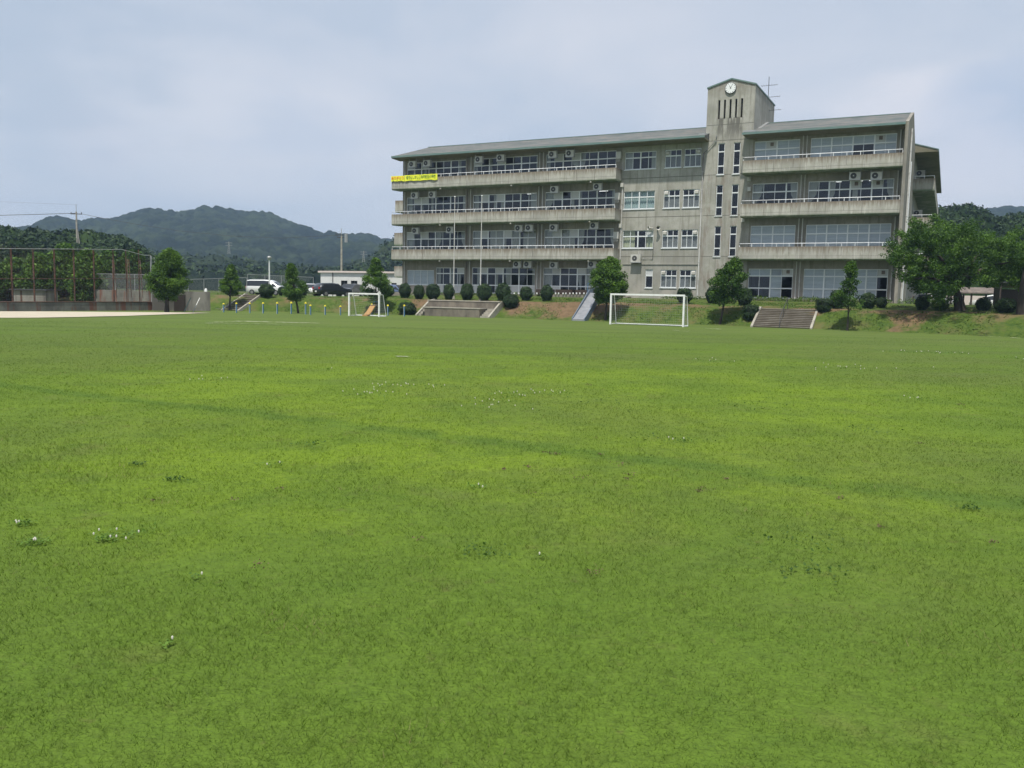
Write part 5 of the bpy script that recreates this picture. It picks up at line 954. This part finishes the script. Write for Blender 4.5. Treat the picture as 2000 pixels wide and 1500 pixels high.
    for sx in (-hl + .82, hl - .85):
        for s in (1, -1):
            P0 = (sx, s * (Wd / 2 - .21), .33); P1 = (sx, s * (Wd / 2 + .01), .33); mb = MB(); mb.tube([P0, P1], .33, 18); wl = mb.build('wheel', M['tyre'], r_); mb = MB(); mb.tube([P1, (sx, s * (Wd / 2 + .02), .33)], .2, 14); mb.build('rim', M['rim'], wl)
    for s in (1, -1):
        mb = MB(); mb.box(hl - .16, hl + .01, s * Wd * .36 - .14, s * Wd * .36 + .14, .62, .76); mb.build('headlight', M['clock'], r_)
        mb = MB(); mb.box(-hl - .01, -hl + .12, s * Wd * .4 - .1, s * Wd * .4 + .1, .85, 1.1); mb.build('tail_light', M['tail'], r_)
    for sx in (-hl - .02, hl + .002): mb = MB(); mb.box(sx, sx + .018, -.17, .17, .5, .67); mb.build('number_plate', M['plate'], r_)
    return r_
car(521, 106, -.15, 'van', 'cwhite', 'white minivan parked side-on beside the lamp post')
car(606, 104, -1.2, 'hatch', 'cwhite', 'white car facing the field, partly hidden by a tree')
car(650, 101, .75, 'suv', 'cblack', 'black estate car in front of the white building, rear to the field')
car(683, 104, -1.9, 'suv', 'cgrey', 'dark grey car right of the black estate car'); car(706, 112, -1.7, 'van', 'cblack', 'dark van with a pale roof edge behind the tree by the small goal')
car(777, 99, -.6, 'hatch', 'cblue', 'blue small car beside the left end of the school')
# ------------------------------------------------------------------ right hand background: tiled shelter, dark hut, parked car, block wall
x, y = atY(1896, 88); zz0 = 1.6; sh_ = empty('tiled_shelter', (x, y, zz0), -.12, 'open shelter with a brown tiled roof behind the cherry tree', 'shelter'); hw = 2.5; za = dz(1896, 561, 88) - zz0; zb = dz(1896, 571.5, 88) - zz0
mb = MB(); mb.add([(-hw, -1.2, zb), (hw + .15, -1.2, zb), (hw - .35, 0, za), (-hw + .4, 0, za), (-hw, 1.2, zb), (hw + .15, 1.2, zb), (-hw, -1.2, zb - .1), (hw + .15, -1.2, zb - .1), (hw + .15, 1.2, zb - .1), (-hw, 1.2, zb - .1)], [(0, 1, 2, 3), (3, 2, 5, 4), (0, 3, 4), (1, 5, 2), (6, 7, 8, 9), (0, 1, 7, 6), (1, 5, 8, 7), (4, 5, 8, 9), (0, 4, 9, 6)]); mb.build('roof', M['rooftile'], sh_)
for px2 in (-2.2, -.25, 1.95):
    for py2 in (-1., 1.): mb = MB(); mb.box(px2 - .07, px2 + .07, py2 - .07, py2 + .07, -.2, zb - .1); mb.build('post', M['wood'], sh_)
x, y = atY(1900, 96); wallseg('block_wall', (x - 8, y), (x + 7, y - 1), 1.2, 2.9, .2, 'houseR', 'pale block wall seen under the tiled shelter roof')
x, y = atY(1972, 74); hu = empty('garden_hut', (x, y, 1.3), -.25, 'dark open timber hut at the right edge of the bank', 'hut'); za = dz(1972, 557, 74) - 1.3
mb = MB(); mb.prism([(-.9, za + .15), (-.9, za + .28), (1.1, za - .1), (1.1, za - .22)], -1.1, 1.1, 0); mb.build('roof', M['dark'], hu)
for x2 in (-.9, .9):
    for y2 in (-.75, .9): mb = MB(); mb.box(x2 - .06, x2 + .06, y2 - .06, y2 + .06, 0, za - .24 + (.3 if y2 < 0 else 0)); mb.build('post', M['wood'], hu)
mb = MB(); mb.box(-.84, .84, .86, .9, 0, za - .35); mb.box(-.9, -.86, -.69, .84, 0, za - .3); mb.build('board_wall', M['wood'], hu)
r_ = car(1826, 92, -.9, 'hatch', 'cwhite', 'white car glimpsed under the cherry tree beside the school\'s right end', z=1.55); r_['group'] = 'cars parked at the school\'s right end'
r_ = car(1936, 92, 2.6, 'hatch', 'cwhite', 'white car behind the tiled shelter\'s right post', z=1.5); r_['group'] = 'cars parked at the school\'s right end'
# ------------------------------------------------------------------ marks and small plants on the field and the bank
rs_ = np.random.RandomState(77); V = []
for (xa, ya, xb, yb_, n, wd) in ((405, 630.5, 470, 628.5, 60, .12), (460, 628, 620, 631.5, 160, .22), (400, 632, 600, 634, 60, .1), (1313, 645.5, 1345, 648, 30, .06), (1376, 641.8, 1408, 643.4, 40, .1), (775, 697.4, 797, 697.6, 30, .05), (1255, 637.6, 1300, 638.6, 30, .06), (1900, 655, 1990, 661, 60, .12), (840, 621.5, 905, 622.5, 40, .06)):
    for _ in range(n):
        t = rs_.rand(); x, y = g0(xa + (xb - xa) * t, ya + (yb_ - ya) * t + rs_.normal() * .35); z = float(terrain(x, y)) + .02; a = .05 + rs_.rand() * wd; b = .02 + rs_.rand() * wd * .6; V += [(x - a, y - b * .3, z), (x + a * .6, y - b, z), (x + a, y + b * .4, z), (x - a * .5, y + b, z)]
tag(fast_mesh('worn_line', V, 4, M['chalk']), 'faint pale worn line marks on the far grass', 'line marking', kind='structure')
clov = [(392, 743, .35, 12), (730, 771, .3, 26), (775, 754, .35, 22), (1000, 768, .3, 14), (985, 775, .25, 12), (965, 799, .25, 14), (972, 787, .2, 12), (228, 1052, .10, 5), (206, 1057, .04, 2), (46, 1027, .04, 3), (66, 1063, .05, 3), (1775, 688, .6, 20), (1640, 719, .8, 30), (1990, 700, .4, 14), (1805, 781, .2, 4), (1388, 706, .5, 10), (870, 757, .4, 10), (1080, 769, .2, 5), (1328, 864, .1, 3), (535, 910, .05, 2), (1060, 1092, .03, 1), (383, 1133, .02, 1), (330, 1264, .02, 1), (1856, 690, .5, 8), (930, 955, .05, 2), (640, 723, .06, 1)]
CL = []; RL = []; fl = MB()
for px_, py_, sp, n in clov:
    x, y = g0(px_, py_)
    for _ in range(n if n < 8 else int(n * .55)):
        dx, dy = rs_.normal() * sp, rs_.normal() * sp * .9; z = float(terrain(x + dx, y + dy)); s = .005 + .0003 * y; fl.tube([(x + dx, y + dy, z + .035), (x + dx, y + dy, z + .045 + s * .4), (x + dx, y + dy, z + .045 + s * 1.3)], [s * .6, s, s * .35], 6)
    m_ = int(30 + 260 * min(sp, .5)) + (50 if y < 7 and n > 1 else -22 if n < 2 else 0); C = np.stack([x + rs_.normal(size=m_) * sp * 1.1, y + rs_.normal(size=m_) * sp, np.zeros(m_)], 1); C[:, 2] = terrain(C[:, 0], C[:, 1]) + .02 + .02 * rs_.rand(m_); CL.append(leaf_quads(rs_, C, .009 + .0005 * y, flat=3)); RL.append(np.repeat(.45 + .5 * rs_.rand(m_), 4))
for px_, py_, sp in ((600, 871, .1), (340, 939, .06), (1895, 996, .05), (1590, 1120, .12), (940, 1080, .1), (1540, 1055, .2), (1300, 858, .3), (1150, 785, .5), (1500, 795, .5), (1700, 842, .3), (270, 910, .05)):
    x, y = g0(px_, py_); m_ = 50; C = np.stack([x + rs_.normal(size=m_) * sp, y + rs_.normal(size=m_) * sp * .8, np.zeros(m_)], 1); C[:, 2] = terrain(C[:, 0], C[:, 1]) + .02 + .02 * rs_.rand(m_); CL.append(leaf_quads(rs_, C, .010 + .0007 * y, flat=3)); RL.append(np.repeat(rs_.rand(m_) * .5, 4))
tag(fast_mesh('clover_leaves', np.concatenate(CL), 4, M['leaf'], rnd=np.concatenate(RL)), 'low dark green clover patches in the lawn', 'clover', kind='stuff')
tag(fl.build('clover_flowers', mat('clover_white', (.55, .53, .46), .8), fix=False), 'small white clover blossoms scattered in the lawn', 'flowers', kind='stuff')
CL = []
for px_, py_, sp in ((1070, 888, .035), (1086, 889, .02), (1213, 911, .04), (1231, 930, .035), (1226, 938, .02), (1140, 936, .035), (1031, 914, .02), (1040, 968, .03), (455, 980, .035), (550, 957, .02), (1377, 959, .04), (1364, 961, .02), (1418, 937, .02), (1720, 1030, .02), (1940, 1060, .02), (825, 1057, .03), (1157, 1122, .03), (1795, 870, .03), (1876, 792, .04), (1172, 890, .02), (505, 1110, .05), (738, 630, .13), (930, 716, .6), (1150, 754, .04), (986, 920, .02), (300, 980, .02), (1640, 975, .02)):
    x, y = g0(px_, py_); m_ = 22; C = np.stack([x + rs_.normal(size=m_) * sp, y + rs_.normal(size=m_) * sp * .7, np.zeros(m_)], 1); C[:, 2] = terrain(C[:, 0], C[:, 1]) + .01 + rs_.rand(m_) * min(.05, sp); CL.append(leaf_quads(rs_, C, .007 + .0003 * y, flat=0))
tag(fast_mesh('dry_tufts', np.concatenate(CL), 4, mat('dry_brown', (.13, .10, .05), .9)), 'small brown dry tufts scattered in the lawn', 'dry grass', kind='stuff')
# weeds on the bank and at the foot of the school
n = 42000; a = -62 + rs_.rand(n) * 80; t = rs_.rand(n) * 8.5 + .05; X = a * AX[0]; dF = np.interp(a, FA, FD) + t; X = a * AX[0] + (dF + D0) * NX[0]; Y = a * AX[1] + (dF + D0) * NX[1]
k = (vnoise(X, Y, 1.7) * .7 + vnoise(X + 31, Y, .6) * .3 + rs_.rand(n) * .3 > .62 + .25 * np.exp(-((t - 3.3) / 1.4) ** 2)); k &= ~((a > -12.9) & (a < -7.6) & (t < 2.6)) & ~((a > -41) & (a < -31.5) & (t < 3)) & ~((a > -27.5) & (a < -25.2) & (t < 4)) & ~((a < -56.4) & (t < 3))
X, Y = X[k], Y[k]; C = np.stack([X, Y, terrain(X, Y) + rs_.rand(len(X)) * .09], 1); tag(fast_mesh('bank_weeds', leaf_quads(rs_, C, .055, flat=1.5), 4, M['weed'], rnd=np.repeat(rs_.rand(len(X)), 4)), 'rough grass and weeds growing on the bank', 'weeds', kind='stuff')
CL = []; fl = MB()
for a0, a1, d0, d1, n, h in ((-50, -28.5, -1.6, -.6, 2200, .35), (-15.8, -4, -1.2, .2, 2600, .4), (-23, -16.5, .2, 1.4, 900, .25), (-3.5, 0, -4, 1, 500, .5)):
    a = a0 + (a1 - a0) * rs_.rand(n); d = d0 + (d1 - d0) * rs_.rand(n); X = a * AX[0] + (d + D0) * NX[0]; Y = a * AX[1] + (d + D0) * NX[1]; CL.append(np.stack([X, Y, terrain(X, Y) + rs_.rand(n) * h * (.3 + vnoise(X * 3, Y * 3, 2.))], 1))
C = np.concatenate(CL); tag(fast_mesh('wall_plants', leaf_quads(rs_, C, .07), 4, M['weed'], rnd=np.repeat(rs_.rand(len(C)), 4)), 'weeds and bed plants along the foot of the school wall', 'plants', kind='stuff')
for px_ in list(range(908, 940, 8)) + list(range(1003, 1020, 8)) + list(range(1048, 1155, 7)):
    a_, z_ = fp(px_ + rs_.rand() * 3, 573.0, -2.3); x, y, _ = W(a_, -2.3); fl.tube([(x, y, z_ - .1), (x, y, z_), (x, y, z_ + .07)], [.04, .08, .04], 6)
tag(fl.build('bed_flowers', M['white'], fix=False), 'row of small white flowers in front of the ground floor', 'flowers', kind='stuff')
# ------------------------------------------------------------------ haze
hz = bpy.data.materials.new('haze_air'); hz.use_nodes = True; nt = hz.node_tree; nt.nodes.clear(); o_ = nt.nodes.new('ShaderNodeOutputMaterial'); pv = nt.nodes.new('ShaderNodeVolumePrincipled')
pv.inputs['Color'].default_value = (.47, .66, .95, 1); pv.inputs['Density'].default_value = .00037; pv.inputs['Anisotropy'].default_value = .1; nt.links.new(pv.outputs[0], o_.inputs['Volume'])
mb = MB(); mb.box(-1500, 1500, -300, 1250, -1, 125); tag(mb.build('haze', hz), 'thin blue haze in the air over the whole place', 'haze', kind='stuff')
